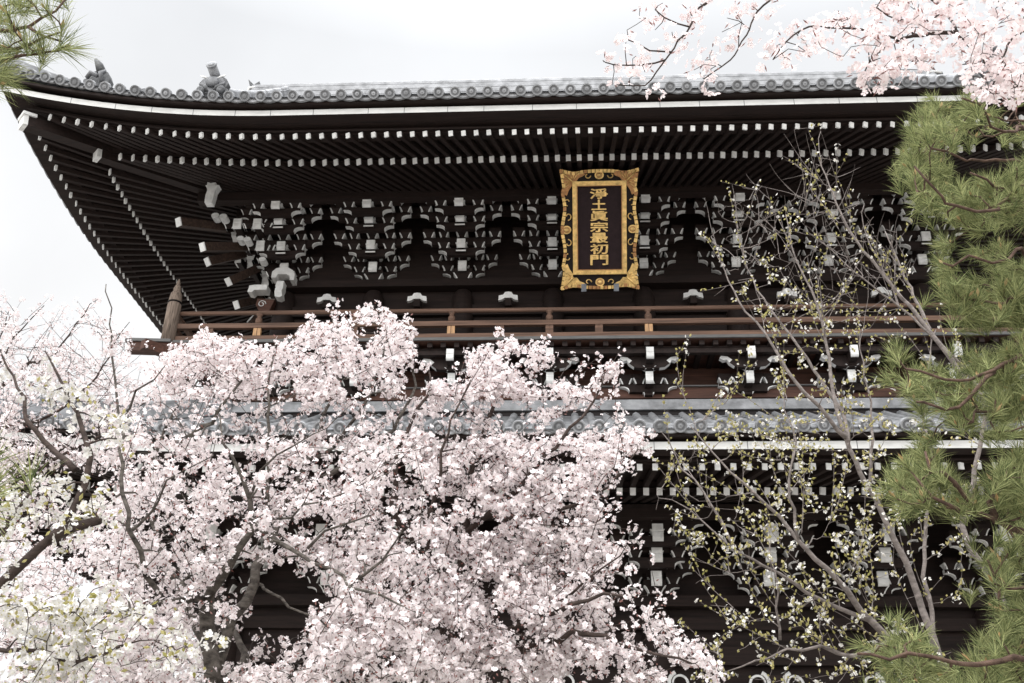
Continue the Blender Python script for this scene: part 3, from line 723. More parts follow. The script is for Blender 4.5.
bot = [(hw*(-1+2*k/20), -edge_end(abs(-1+2*k/20))) for k in range(1, 20)]
outline = out+top+[(-u, v) for u, v in out[::-1]]+bot
b = MB(); b.prism(outline, (0, 0, -.06), (1, 0, 0), (0, 1, 0), (0, 0, .06)); PQ(b, 'frame_board', M['lacquer'])
# gold rim: short curved pieces following the outline, proud of the board
b = MB(); n = len(outline)
for i in range(n):
    a0 = Vector((*outline[i], 0)); a1 = Vector((*outline[(i+1) % n], 0)); L = (a1-a0).length
    if L < 1e-4: continue
    dd = (a1-a0)/L; nn = Vector((-dd.y, dd.x, 0)); K = max(1, round(L/.105))
    for k in range(K):
        q0 = a0+dd*(L*k/K+.008); q1 = a0+dd*(L*(k+1)/K-.008); j = random.uniform(-.008, .012)
        p = [q0-nn*.01, q1-nn*.01, q1+nn*(.062), q0+nn*(.062)]
        b.hexa([(v.x, v.y, -.075) for v in p]+[(v.x, v.y, .055+j) for v in p], 0 if random.random() < .72 else 1)
PQ(b, 'gold_rim', [M['gold'], M['gold_dark']])
for sx in (-1, 1):
    for sy in (0, 1):
        b = MB(); f = lambda u, v: (sx*(hw-u), (PH-v) if sy else v)
        pl = [f(.055, .055), f(.50, .05), f(.56, .12), f(.50, .16), f(.42, .19), f(.36, .27), f(.27, .27), f(.27, .36), f(.20, .46), f(.15, .58), f(.10, .55), f(.085, .3)]
        if sx*(1 if sy else -1) > 0: pl = pl[::-1]
        b.prism(pl, (0, 0, .003), (1, 0, 0), (0, 1, 0), (0, 0, .05), 0)
        c0 = f(.05, .05); c1 = f(.28, .28)
        b.tube([(c0[0], c0[1], .05), (c1[0], c1[1], .075)], .018, 6, 1)
        for t in (.33, .55, .78):
            e0 = f(.06+.02*t, .10+.42*t); e1 = f(.22, .22+.12*t); b.tube([(*e0, .054), (*e1, .058)], .011, 5, 1)
            e0 = f(.10+.40*t, .065); e1 = f(.22+.12*t, .22); b.tube([(*e0, .054), (*e1, .058)], .011, 5, 1)
        PQ(b, 'corner_fitting', [M['gold_dark'] if sy else M['gold'], M['gold']])
# inner gold moulding and panel
ix, iy0, iy1 = .595, .335, PH-.27
def bar4(mb, x0, x1, y0, y1, wd, z0, z1, mi=0):
    mb.box(x0, x0+wd, y0, y1, z0, z1, mi); mb.box(x1-wd, x1, y0, y1, z0, z1, mi)
    mb.box(x0+wd, x1-wd, y0, y0+wd, z0, z1, mi); mb.box(x0+wd, x1-wd, y1-wd, y1, z0, z1, mi)
b = MB(); bar4(b, -ix, ix, iy0, iy1, .105, .003, .085); bar4(b, -ix+.012, ix-.012, iy0+.012, iy1-.012, .05, .0853, .10, 0); bar4(b, -ix+.095, ix-.095, iy0+.095, iy1-.095, .018, .086, .094, 1)
PQ(b, 'inner_frame', [M['gold'], M['gold_dark']])
b = MB(); b.box(-ix+.106, ix-.106, iy0+.106, iy1-.106, .004, .035); PQ(b, 'panel', M['maroon'])
# bosses and scrolls on the dark border
for (bx, by) in ((0, PH-.135), (0, .165), (-hw+.14, PH*.5), (hw-.14, PH*.5)):
    b = MB(); c = (bx, by, 0)
    for r0, r1, z0, z1, mi in ((.105, .10, .003, .05, 0), (.072, .066, .05, .058, 1), (.05, .02, .058, .08, 0)):
        vs = [(bx+r0*cos(2*pi*k/18), by+r0*.9*sin(2*pi*k/18), z0) for k in range(18)]+[(bx+r1*cos(2*pi*k/18), by+r1*.9*sin(2*pi*k/18), z1) for k in range(18)]
        b.add(vs, [(k, (k+1) % 18, 18+(k+1) % 18, 18+k) for k in range(18)]+[tuple(range(18, 36))], mi)
    PQ(b, 'boss', [M['gold'], M['gold_dark']])
def scroll(cx, cy, s, flip, rot):
    pts = []
    for t in np.linspace(0, 1, 26):
        a = t*4.6*(1 if flip else -1)+rot; r = s*(1-.72*t)
        pts.append((cx+r*cos(a), cy+r*sin(a), .02))
    return pts
for sx in (-1, 1):
    for cy, fl in ((PH*.5+.30, 0), (PH*.5-.30, 1), (PH*.5+.62, 1), (PH*.5-.62, 0)):
        b = MB(); b.tube(scroll(sx*(hw-.17), cy, .09, fl if sx > 0 else 1-fl, pi/2*(1 if cy < PH*.5 else -1)), .014, 5); PQ(b, 'scroll', M['gold'])
    for cy in (PH-.14, .165):
        b = MB(); b.tube(scroll(sx*.26, cy, .075, 1 if (sx > 0) == (cy > 1) else 0, 0 if sx < 0 else pi), .014, 5); PQ(b, 'scroll', M['gold'])
# the seven characters
CH = '淨土眞宗最初門'
c_top, c_bot = iy1-.155, iy0+.20; ch = (c_top-c_bot)/7
for i, c in enumerate(CH):
    cu = bpy.data.curves.new('character', 'FONT'); cu.body = c; cu.size = 0.4; cu.extrude = .012; cu.offset = 0.002; cu.align_x = 'CENTER'; cu.align_y = 'CENTER'
    to = bpy.data.objects.new('character', cu); COL.objects.link(to)
    bpy.context.view_layer.update()
    me = bpy.data.meshes.new_from_object(to.evaluated_get(bpy.context.evaluated_depsgraph_get()))
    bpy.data.objects.remove(to)
    V = np.empty(len(me.vertices)*3, np.float32); me.vertices.foreach_get('co', V); V = V.reshape(-1, 3)
    lo, hi = V.min(0), V.max(0); cx = (lo+hi)/2
    sx_ = .385/(hi[0]-lo[0]); sy_ = (ch*.90)/(hi[1]-lo[1])
    if c == '土': sx_ *= .82
    V = (V-cx)*np.array([sx_, sy_, 1.0])
    V += np.array([-.012, c_top-ch*(i+.5), .048])
    loops = np.array([v for p in me.polygons for v in p.vertices]); cnts = np.array([len(p.vertices) for p in me.polygons]); bpy.data.meshes.remove(me)
    sh = [(0, 0), (.0065, 0), (-.0065, 0), (0, .005), (0, -.005)]      # thick brush strokes
    VV = np.concatenate([V+np.array([a, b_, .0016*q]) for q, (a, b_) in enumerate(sh)]); LL = np.concatenate([loops+q*len(V) for q in range(len(sh))])
    np_mesh('character', VV, LL, np.tile(cnts, len(sh)), [M['gold']], None, PLQ)
for sx in (-1, 1):      # iron hooks under the bottom edge
    b = MB(); b.box(sx*.36-.055, sx*.36+.055, -.005, .13, .07, .11); b.box(sx*.36-.055, sx*.36+.055, -.04, -.005, -.12, .11); PQ(b, 'iron_hook', M['iron'])

# ================================================================== TREES
def resample(pts, rads, step):
    P = [Vector(p) for p in pts]; out = []; rr = []
    # Catmull-Rom
    for i in range(len(P)-1):
        p0 = P[max(i-1, 0)]; p1 = P[i]; p2 = P[i+1]; p3 = P[min(i+2, len(P)-1)]
        n = max(1, int((p2-p1).length/step))
        for k in range(n):
            t = k/n
            q = 0.5*((2*p1)+(p2-p0)*t+(2*p0-5*p1+4*p2-p3)*t*t+(3*p1-p0-3*p2+p3)*t**3)
            out.append(q); rr.append(rads[i]+(rads[i+1]-rads[i])*t)
    out.append(P[-1]); rr.append(rads[-1])
    return out, rr

class Tree:
    def __init__(s, name, base, label, cat, group=None):
        s.root = tag(empty(name, base), label, cat, group); s.base = Vector(base)
        s.wood = MB(); s.nodes = []; s.nr = []; s.ends = []
    front = 0.0
    def limb(s, pts, r0, r1, n=9, wob=.012, step=.10, px=True, head=None):
        """pts: (px, py, Y) photo pixels with a depth, or world points"""
        if px and s.front: pts = [pts[0]]+[(a, b, c-s.front*(1 if k else .5)) for k, (a, b, c) in enumerate(pts[1:])]
        W = ([Vector(h) for h in head] if head else [])+[Vector(at(*p)) if px else Vector(p) for p in pts]
        # radius falls along the length
        L = [0]
        for i in range(1, len(W)): L.append(L[-1]+(W[i]-W[i-1]).length)
        rads = [r0+(r1-r0)*(l/L[-1])**.9 for l in L]
        P, R = resample(W, rads, step)
        P = [p+Vector((random.gauss(0, wob), random.gauss(0, wob), random.gauss(0, wob)))*(0 if i == 0 else 1) for i, p in enumerate(P)]
        s.wood.tube(P, R, n)
        s.nodes += [tuple(p) for p in P]; s.nr += list(R)
        s.ends += [np.array([P[i-1], P[i]]) for i in range(int(len(P)*.45)+1, len(P)) if R[i] < .022]
    def grow(s, targets, r_base=.006, r_tip=.0022, maxd=2.5, curl=.06, up=.10, sides=5, below=.25):
        """connect every target to the nearest wood by a bent twig; returns the twigs' points"""
        T = np.array(targets); N = np.array(s.nodes); cap = len(N)+len(T)*8
        buf = np.empty((cap, 3)); buf[:len(N)] = N; n = len(N); rad = np.empty(cap); rad[:n] = s.nr
        d0 = np.min(np.linalg.norm(T[:, None, :]-N[None, ::3, :], axis=2), axis=1) if len(T)*len(N) < 4e7 else np.zeros(len(T))
        twigs = []
        for i in np.argsort(d0):
            t = T[i]; dv = buf[:n]-t; d = np.sqrt((dv*dv).sum(1))
            pen = d + below*np.maximum(0, dv[:, 2])          # prefer to come from below
            j = int(np.argmin(pen))
            if d[j] > maxd: continue
            a = buf[j].copy(); m = max(2, min(7, int(d[j]/.07)+1)); ra = min(rad[j]*.75, r_base*(1+d[j]*1.2)); ra = max(ra, r_tip)
            sag = rng.normal(0, curl*d[j], 3); sag[2] += up*d[j]
            pts = [a+(t-a)*(k/m)+sag*math.sin(pi*k/m)+(rng.normal(0, .006, 3) if 0 < k < m else 0) for k in range(m+1)]
            rr = [ra+(r_tip-ra)*k/m for k in range(m+1)]
            s.wood.tube(pts, rr, sides, 0, False)
            q = min(m, cap-n); buf[n:n+q] = pts[1:1+q]; rad[n:n+q] = rr[1:1+q]; n += q
            twigs.append(np.array(pts))
        s.nodes = [tuple(p) for p in buf[:n]]; s.nr = list(rad[:n])
        return twigs
    def sprout(s, n, l0, l1, rmax=.02, rmin=0.0, up=.5, spread=.5, r=.0035, box=None, step=.06):
        """straight young shoots leaving the wood at a narrow angle"""
        N = np.array(s.nodes); Rr = np.array(s.nr); out = []; k = 0; tries = 0
        while k < n and tries < n*40:
            tries += 1
            i = random.randrange(1, len(N))
            if not (rmin <= Rr[i] <= rmax): continue
            d = N[i]-N[i-1]; L = np.linalg.norm(d)
            if L < 1e-5 or L > .3: continue
            d = d/L+rng.normal(0, spread, 3)+np.array([0, 0, up]); d /= np.linalg.norm(d)
            ln = random.uniform(l0, l1); m = max(3, int(ln/step)); bend = rng.normal(0, .10, 3)+np.array([0, 0, .12])
            p = N[i].copy(); pts = [p.copy()]
            for q in range(m):
                d = d+bend/m+rng.normal(0, .05, 3); d /= np.linalg.norm(d); p = p+d*ln/m; pts.append(p.copy())
            if box is not None and not box(pts[-1]): continue
            s.wood.tube(pts, [r*(1-.7*q/m) for q in range(m+1)], 5, 0, False)
            out.append(np.array(pts)); k += 1
        for t in out: s.nodes += [tuple(p) for p in t[1:]]; s.nr += [r*.6]*(len(t)-1)
        return out
    def finish(s, m):
        o = s.wood.build('trunk', m, s.root); o.matrix_parent_inverse = Matrix.Translation(-s.base); return o

def to_px(P):
    q = np.asarray(P)-EYE; z = q@_d
    return 512+FPX*(q@_R)/z, 341.5-FPX*(q@_U)/z
def within(*polys, thin=()):
    return lambda P: any(inside(pl, *to_px(P)) for pl in polys) and not any(inside(h[0], *to_px(P)) and random.random() < h[1] for h in thin)
def inside(poly, x, y):
    c = False; n = len(poly); j = n-1
    for i in range(n):
        xi, yi = poly[i]; xj, yj = poly[j]
        if (yi > y) != (yj > y) and x < (xj-xi)*(y-yi)/(yj-yi)+xi: c = not c
        j = i
    return c
def scatter(regions, holes=(), clump=0.0, ca=34.0):
    """points in outlines, each outline with its own count and depth range; clump > 0 thins between soft clumps"""
    out = []
    for poly, n, y0, y1 in regions:
        xs = [p[0] for p in poly]; ys = [p[1] for p in poly]; k = 0; tries = 0
        ph = [random.uniform(0, 6.28) for _ in range(6)]
        while k < n and tries < n*60:
            tries += 1
            x = random.uniform(min(xs), max(xs)); y = random.uniform(min(ys), max(ys))
            if not inside(poly, x, y): continue
            if any(inside(h[0], x, y) and random.random() < h[1] for h in holes): continue
            if clump:
                v = sin(x/ca+ph[0]+1.3*sin(y/ca*1.1+ph[1]))+sin(y/ca*1.2+ph[2]+1.1*sin(x/ca*.8+ph[3]))
                if v/2+.5+random.uniform(-.3, .3) < clump: continue
            out.append(at(x, y, random.uniform(y0, y1))); k += 1
    return out

PETAL = np.array([(.04, 0, .02), (.55, -.37, .10), (.95, -.22, .26), (.88, 0, .22), (.95, .22, .26), (.55, .37, .10)])
def blossoms(root, base, C, Nn, R, petal_mat, eye_mat, name='blossom', soft=None):
    """C centres, Nn facing, R radius: five petals and a centre each, one mesh"""
    n = len(C); Nn = Nn/np.linalg.norm(Nn, axis=1, keepdims=True)
    ref = np.where(np.abs(Nn[:, 2:3]) < .9, np.array([[0, 0, 1.0]]), np.array([[1.0, 0, 0]]))
    A = np.cross(Nn, ref); A /= np.linalg.norm(A, axis=1, keepdims=True); B = np.cross(Nn, A)
    spin = rng.uniform(0, 2*pi, n); cup = rng.uniform(.2, 1.7, n)
    V = []; 
    for k in range(5):
        a = spin+2*pi*k/5+rng.normal(0, .10, n); ca, sa = np.cos(a), np.sin(a); sc = R*rng.uniform(.88, 1.1, n); tz = rng.uniform(.6, 1.4, n)
        for (x, y, z) in PETAL:
            zz = z*cup*tz; sh = 1-.18*np.minimum(cup, 2)*x*.5
            lx = (x*ca-y*sa)*sh; ly = (x*sa+y*ca)*sh
            V.append(C+(A*lx[:, None]+B*ly[:, None]+Nn*zz[:, None])*sc[:, None])
    P = len(PETAL); V = np.stack(V, 1)                       # n, 5*P, 3
    E = []
    for k in range(4):
        a = spin+pi/2*k; E.append(C+(A*np.cos(a)[:, None]*.17+B*np.sin(a)[:, None]*.17+Nn*.10)*R[:, None])
    E = np.stack(E, 1); V = np.concatenate([V, E], 1); m = 5*P+4
    idx = np.arange(n)[:, None]*m
    pl = (idx[:, :, None]+np.arange(5*P).reshape(1, 5, P)).reshape(n, -1); el = idx+np.arange(5*P, 5*P+4)[None]
    loops = np.concatenate([pl, el], 1).ravel(); counts = np.tile([P]*5+[4], n); mi = np.tile([0]*5+[1], n)
    o = np_mesh(name, V.reshape(-1, 3), loops, counts, [petal_mat, eye_mat], mi, root)
    if soft is not None:                              # petals of a ball of blossom shade as a soft ball
        W = V-C[:, None, :]; W = soft[:, None, :]*1.0+Nn[:, None, :]*.35+W/R[:, None, None]*.25
        W /= np.linalg.norm(W, axis=2, keepdims=True)
        o.data.normals_split_custom_set_from_vertices(W.reshape(-1, 3).tolist())
    o.matrix_parent_inverse = Matrix.Translation(-Vector(base)); return o

def darts(root, base, C, D, L, W, m, name):
    """small lozenge leaves, buds or calyxes along direction D (a folded pair of faces each)"""
    n = len(C); D = D/np.linalg.norm(D, axis=1, keepdims=True)
    A = np.cross(D, rng.normal(0, 1, (n, 3))); A /= np.linalg.norm(A, axis=1, keepdims=True); B = np.cross(D, A)
    L = L[:, None]; W = W[:, None]
    V = np.stack([C, C+D*L*.5+A*W, C+D*L+B*W*.2, C+D*L*.5-A*W, C+D*L*.5+B*W, C+D*L*.5-B*W], 1)
    idx = np.arange(n)[:, None]*6
    loops = np.concatenate([idx+np.array([0, 1, 2, 3]), idx+np.array([0, 4, 2, 5])], 1).ravel()
    o = np_mesh(name, V.reshape(-1, 3), loops, np.full(n*2, 4), [m], None, root)
    o.matrix_parent_inverse = Matrix.Translation(-Vector(base)); return o

def clusters(twigs, per, R, spread, along=0.0, jitter=.6):
    """flower centres and facings: a ball at each twig end, some more along the twig"""
    C = []; Nn = []; bud = []; bdir = []; clusters.out = []
    for t in twigs:
        spots = [(t[-1], random.randint(*per))]
        L = len(t)
        if along:
            for k in range(1, L-1):
                if random.random() < along: spots.append((t[k], random.randint(max(1, per[0]//2), max(2, per[1]//2))))
        for c, n in spots:
            v = rng.normal(0, 1, (n, 3)); v /= np.linalg.norm(v, axis=1, keepdims=True)
            v[:, 2] += .15
            rad = spread*rng.uniform(.75, 1.25, (n, 1))
            clusters.out.append(v.copy()); C.append(c+v*rad); Nn.append(v+rng.normal(0, jitter*.5, (n, 3)))
            nb = max(1, n//4); u = rng.normal(0, 1, (nb, 3)); u /= np.linalg.norm(u, axis=1, keepdims=True)
            bud.append(c+u*spread*.45); bdir.append(u)
    return np.concatenate(C), np.concatenate(Nn), np.concatenate(bud), np.concatenate(bdir)

def flower_tree(T, twigs, per, R, spread, along, pm, em, buds=True, bl=.022, bw=.005):
    if along: twigs = twigs+[e+rng.normal(0, .03, 3) for e in T.ends if random.random() < .7]
    C, Nn, b, bd = clusters(twigs, per, R, spread, along)
    blossoms(T.root, T.base, C, Nn, R*rng.uniform(.70, 1.15, len(C)), pm, em, soft=np.concatenate(clusters.out))
    if buds: darts(T.root, T.base, b, bd, np.full(len(b), bl)*rng.uniform(.7, 1.5, len(b)), np.full(len(b), bw), M['calyx'], 'bud_foliage')
    return C

# ---- the big pink cherry at the left of centre
A_base = (-2.05, 6.0, 0)
TA = Tree('cherry_tree', A_base, 'pink cherry tree in full bloom with the forked grey trunk, lower left of centre', 'tree', 'pink cherry trees before the gate')
TA.limb([(212, 690, 6.0), (209, 645, 6.0), (206, 612, 6.0), (207, 597, 5.95)], .066, .046, 12, .005, head=[A_base, (-2.07, 6.02, 1.2)])
TA.front = .22
TA.limb([(207, 602, 5.97), (216, 578, 5.9), (237, 551, 5.8), (247, 530, 5.75), (249, 500, 5.7), (240, 470, 5.6), (226, 440, 5.6), (222, 415, 5.6)], .034, .004)
TA.limb([(216, 668, 6.02), (232, 622, 6.15), (254, 582, 6.3), (263, 555, 6.4), (286, 500, 6.6), (311, 450, 6.8), (331, 400, 7.0), (346, 362, 7.1), (354, 338, 7.1)], .040, .003)
TA.limb([(206, 600, 5.97), (188, 597, 5.85), (160, 603, 5.7), (128, 612, 5.6), (80, 617, 5.5)], .026, .005)
TA.limb([(160, 603, 5.7), (148, 575, 5.65), (132, 530, 5.6), (124, 490, 5.6), (119, 420, 5.7), (112, 340, 5.8), (108, 286, 5.85)], .017, .003)
TA.limb([(248, 520, 5.75), (300, 556, 5.5), (350, 584, 5.4), (402, 604, 5.4)], .018, .005)
TA.limb([(214, 655, 6.1), (196, 625, 6.3), (184, 596, 6.5), (165, 560, 6.8), (150, 500, 7.1), (165, 430, 7.3), (200, 380, 7.4), (230, 350, 7.5)], .032, .004)
TA.limb([(222, 683, 6.1), (246, 660, 6.4), (235, 635, 6.8), (225, 610, 7.2)], .030, .012)
TA.limb([(180, 447, 6.2), (200, 430, 6.2), (218, 411, 6.2), (240, 385, 6.3), (262, 355, 6.4)], .018, .004)
TA.limb([(265, 560, 6.4), (268, 480, 6.2), (268, 390, 6.2), (275, 345, 6.3)], .020, .004)
TA.limb([(286, 500, 6.6), (340, 470, 6.5), (390, 430, 6.5), (415, 385, 6.6), (400, 335, 6.7)], .024, .004)
TA.limb([(300, 470, 6.7), (345, 430, 6.9), (375, 380, 7.0), (385, 325, 7.1)], .018, .004)
for pts in ([(249, 500, 5.7), (262, 470, 5.6), (292, 445, 5.6), (330, 425, 5.6)], [(247, 530, 5.75), (275, 520, 5.6), (320, 500, 5.5), (365, 492, 5.5)], [(132, 530, 5.6), (160, 500, 5.5), (185, 470, 5.5), (215, 455, 5.5)],
            [(300, 556, 5.5), (330, 530, 5.5), (372, 515, 5.5)], [(119, 420, 5.7), (140, 395, 5.7), (165, 365, 5.7)], [(350, 584, 5.4), (380, 560, 5.4), (405, 530, 5.4)], [(254, 582, 6.2), (300, 610, 5.9), (350, 640, 5.8), (400, 650, 5.7)]):
    TA.limb(pts, .011, .003, 6)
regA = [([(150, 372), (170, 348), (205, 335), (245, 345), (270, 352), (300, 332), (335, 322), (360, 312), (385, 314), (412, 326), (414, 352), (400, 385), (420, 420), (330, 440), (200, 432), (160, 420)], 640, 5.9, 7.3),
        ([(100, 440), (160, 425), (260, 430), (420, 430), (440, 500), (440, 600), (430, 683), (330, 690), (250, 690), (180, 690), (120, 690), (90, 560)], 1080, 5.4, 7.2),
        ([(260, 600), (330, 590), (420, 600), (450, 683), (250, 690)], 190, 5.2, 6.2)]
holesA = [([(370, 484), (440, 486), (450, 520), (385, 522)], .55), ([(225, 565), (300, 560), (330, 585), (335, 625), (300, 640), (275, 668), (225, 668), (225, 620)], .86), ([(150, 396), (425, 398), (425, 437), (150, 441)], .86), ([(255, 350), (300, 345), (310, 372), (260, 378)], .4), ([(330, 380), (410, 365), (415, 398), (335, 400)], .4), ([(185, 580), (235, 600), (225, 690), (195, 690)], .6), ([(300, 556), (345, 556), (340, 575), (305, 572)], .5)]
twA = TA.grow(scatter(regA, holesA, .05, 12), .007, curl=.09, below=.6)
shA = TA.sprout(300, .25, .60, .012, up=.45, box=within([(120, 400), (150, 355), (205, 322), (270, 330), (330, 300), (390, 296), (425, 330), (440, 420), (450, 683), (100, 683)], thin=holesA))
flower_tree(TA, twA, (6, 12), .0195, .038, .55, M['pink'], M['eye'])
TAs = shA; C1, N1, b1, d1 = clusters([t for t in TAs], (3, 8), .019, .030, .75)
blossoms(TA.root, TA.base, C1, N1, .0185*rng.uniform(.7, 1.15, len(C1)), M['pink'], M['eye'], 'spray_blossom', np.concatenate(clusters.out)); darts(TA.root, TA.base, b1, d1, rng.uniform(.015, .03, len(b1)), np.full(len(b1), .005), M['calyx'], 'bud_foliage')
TA.finish(M['bark_lichen'])

# ---- second pink cherry, right of it
B_base = (-0.75, 6.9, 0)
TB = Tree('cherry_tree', B_base, 'pink cherry tree whose sprays reach across the lower roof in the middle of the view', 'tree', 'pink cherry trees before the gate')
TB.limb([(428, 700, 6.9), (445, 635, 6.9), (455, 595, 6.85), (463, 537, 6.8), (470, 495, 6.75), (473, 460, 6.7), (488, 421, 6.7), (500, 380, 6.7), (508, 350, 6.7)], .085, .006, 10, .008, head=[B_base, (-.72, 6.9, 1.2)])
TB.front = .28
TB.limb([(440, 660, 6.9), (490, 640, 6.5), (540, 615, 6.2), (586, 603, 6.0), (640, 592, 5.9)], .040, .006)
TB.limb([(455, 655, 6.8), (520, 650, 6.4), (585, 632, 6.2), (640, 650, 6.1), (692, 662, 6.0)], .036, .005)
TB.limb([(452, 605, 6.85), (428, 560, 6.7), (400, 520, 6.6), (396, 470, 6.5), (408, 425, 6.5), (427, 396, 6.5), (424, 365, 6.6)], .034, .005)
TB.limb([(463, 537, 6.8), (515, 490, 6.6), (556, 445, 6.5), (592, 405, 6.5), (606, 372, 6.5)], .028, .004)
TB.limb([(468, 515, 6.8), (530, 515, 6.5), (588, 500, 6.4), (622, 470, 6.3), (642, 452, 6.3)], .026, .004)
TB.limb([(439, 595, 6.7), (428, 537, 6.4), (440, 470, 6.3), (452, 420, 6.3), (470, 380, 6.3)], .022, .004)
TB.limb([(515, 624, 6.3), (560, 600, 6.1), (600, 570, 6.0), (628, 548, 6.0)], .016, .003)
regB = [([(405, 440), (430, 388), (462, 372), (480, 350), (500, 347), (512, 372), (540, 372), (560, 385), (580, 392), (600, 405), (600, 440), (560, 450), (420, 460)], 330, 6.2, 7.0),
        ([(430, 450), (600, 438), (636, 446), (648, 458), (600, 482), (592, 500), (612, 530), (630, 548), (600, 580), (545, 590), (440, 600)], 660, 5.9, 7.1),
        ([(430, 595), (560, 585), (600, 590), (618, 610), (600, 690), (430, 690)], 520, 5.8, 6.9),
        ([(600, 610), (640, 602), (700, 640), (725, 683), (690, 690), (600, 690)], 80, 5.8, 6.4),
        ([(590, 380), (612, 362), (622, 372), (606, 395)], 14, 6.4, 6.6), ([(525, 345), (548, 338), (552, 362), (530, 372)], 18, 6.5, 6.8), ([(505, 345), (518, 340), (516, 370), (505, 372)], 10, 6.6, 6.8), ([(600, 432), (640, 430), (650, 458), (615, 470)], 22, 6.2, 6.5)]
holesB = [([(425, 497), (470, 495), (475, 525), (430, 530)], .6), ([(600, 590), (640, 600), (650, 640), (610, 640)], .75), ([(418, 398), (610, 398), (610, 438), (418, 440)], .86), ([(520, 372), (560, 372), (560, 400), (520, 400)], .6), ([(440, 455), (520, 450), (515, 475), (445, 480)], .4), ([(500, 540), (560, 545), (550, 570), (500, 565)], .5), ([(545, 505), (575, 505), (580, 525), (550, 530)], .5)]
twB = TB.grow(scatter(regB, holesB, .05, 12), .007, curl=.09, below=.6)
shB = TB.sprout(240, .25, .60, .012, up=.35, box=within([(410, 400), (440, 350), (520, 322), (560, 345), (625, 345), (655, 440), (640, 480), (650, 560), (730, 683), (420, 683)], thin=holesB))
flower_tree(TB, twB, (6, 12), .0197, .038, .55, M['pink'], M['eye'])
C1, N1, b1, d1 = clusters(shB, (3, 8), .019, .030, .75)
blossoms(TB.root, TB.base, C1, N1, .0187*rng.uniform(.7, 1.15, len(C1)), M['pink'], M['eye'], 'spray_blossom', np.concatenate(clusters.out)); darts(TB.root, TB.base, b1, d1, rng.uniform(.015, .03, len(b1)), np.full(len(b1), .005), M['calyx'], 'bud_foliage')
TB.finish(M['bark'])

# ---- paler cherry behind at the far left, against the sky
C_base = (-6.2, 9.6, 0)
TC = Tree('cherry_tree', C_base, 'thin branched pale cherry tree spreading against the white sky at far left', 'tree', 'pink cherry trees before the gate')
TC.limb([(-90, 560, 9.6), (-40, 450, 9.5), (-5, 372, 9.4), (20, 330, 9.4), (45, 305, 9.4)], .07, .004, 10, .01, head=[C_base, (-6.25, 9.6, 2)])
TC.limb([(-30, 420, 9.5), (17, 371, 9.3), (47, 359, 9.2), (70, 333, 9.2), (95, 300, 9.2)], .028, .003)
TC.limb([(-20, 430, 9.5), (40, 420, 9.0), (90, 385, 8.8), (115, 345, 8.8), (130, 322, 8.8)], .026, .003)
TC.limb([(-40, 480, 9.5), (30, 470, 9.0), (90, 440, 8.8), (150, 400, 8.7), (180, 380, 8.7)], .028, .003)
TC.limb([(-90, 600, 9.5), (0, 612, 8.5), (80, 622, 8.0), (150, 645, 7.8), (190, 660, 7.6)], .04, .005)
TC.limb([(-30, 400, 9.5), (0, 340, 9.6), (10, 310, 9.6)], .02, .003)
regC = [([(-10, 295), (20, 312), (45, 318), (75, 325), (96, 305), (100, 335), (128, 325), (135, 345), (115, 375), (150, 385), (160, 430), (120, 470), (-10, 470)], 520, 8.6, 9.8), ([(-10, 450), (130, 450), (150, 520), (120, 600), (-10, 600)], 400, 8.4, 9.6), ([(-10, 530), (140, 530), (190, 600), (215, 690), (-10, 690)], 560, 6.9, 8.6), ([(20, 600), (150, 610), (210, 690), (20, 690)], 330, 6.4, 8.0)]
shC = []
twC = TC.grow(scatter(regC, [([(20, 300), (90, 300), (60, 340), (20, 350)], .5)], .2, 17), .008)
flower_tree(TC, twC+TC.sprout(120, .3, .8, .02, up=.5, box=within([(-10, 290), (100, 285), (150, 340), (150, 450), (-10, 480)])), (3, 8), .0215, .042, .40, M['pink_far'], M['eye'])
TC.finish(M['bark'])

# ---- white cherry in the lower left foreground
D_base = (-3.9, 5.2, 0)
TD = Tree('white_cherry_tree', D_base, 'white flowering cherry with tiny yellow green leaves in the lower left corner', 'tree')
TD.limb([(-130, 690, 5.2), (-40, 610, 5.0), (0, 583, 4.9), (18, 569, 4.85), (56, 533, 4.8), (71, 513, 4.8), (86, 483, 4.8), (92, 455, 4.8), (70, 400, 4.9), (44, 350, 5.0)], .075, .004, 10, .005, head=[D_base, (-3.9, 5.2, 1.3)])
TD.limb([(52, 537, 4.8), (75, 528, 4.75), (98, 521, 4.7)], .030, .022)
TD.limb([(-60, 640, 5.1), (20, 650, 4.9), (80, 660, 4.8), (140, 640, 4.7)], .016, .004)
TD.limb([(75, 470, 4.8), (44, 444, 4.9), (20, 397, 5.0), (9, 368, 5.1), (-5, 340, 5.1)], .018, .004)
TD.limb([(-40, 610, 5.0), (10, 520, 4.9), (30, 490, 4.9)], .03, .006)
regD = [([(-10, 580), (40, 590), (100, 585), (150, 600), (160, 640), (120, 655), (150, 683), (-10, 690)], 135, 4.5, 5.1), ([(20, 480), (110, 470), (130, 500), (100, 545), (30, 550), (0, 520)], 34, 4.6, 5.0), ([(30, 380), (110, 395), (140, 440), (110, 475), (50, 470)], 20, 4.7, 5.1), ([(-10, 480), (30, 480), (20, 580), (-10, 590)], 12, 4.6, 5.0), ([(140, 640), (190, 620), (232, 648), (190, 683), (150, 675)], 14, 4.6, 5.0)]
twD = TD.grow(scatter(regD, (), .3, 30), .006)
flower_tree(TD, twD, (4, 9), .0215, .042, .3, M['cream'], M['eye_green'], False)
lc = np.array([t[-1] for t in twD for _ in range(2)]); lc = lc+rng.normal(0, .03, lc.shape)
darts(TD.root, TD.base, lc, rng.normal(0, 1, lc.shape)+np.array([0, 0, .5]), rng.uniform(.02, .045, len(lc)), np.full(len(lc), .009), M['leaf'], 'leaf_foliage')
TD.finish(M['bark'])

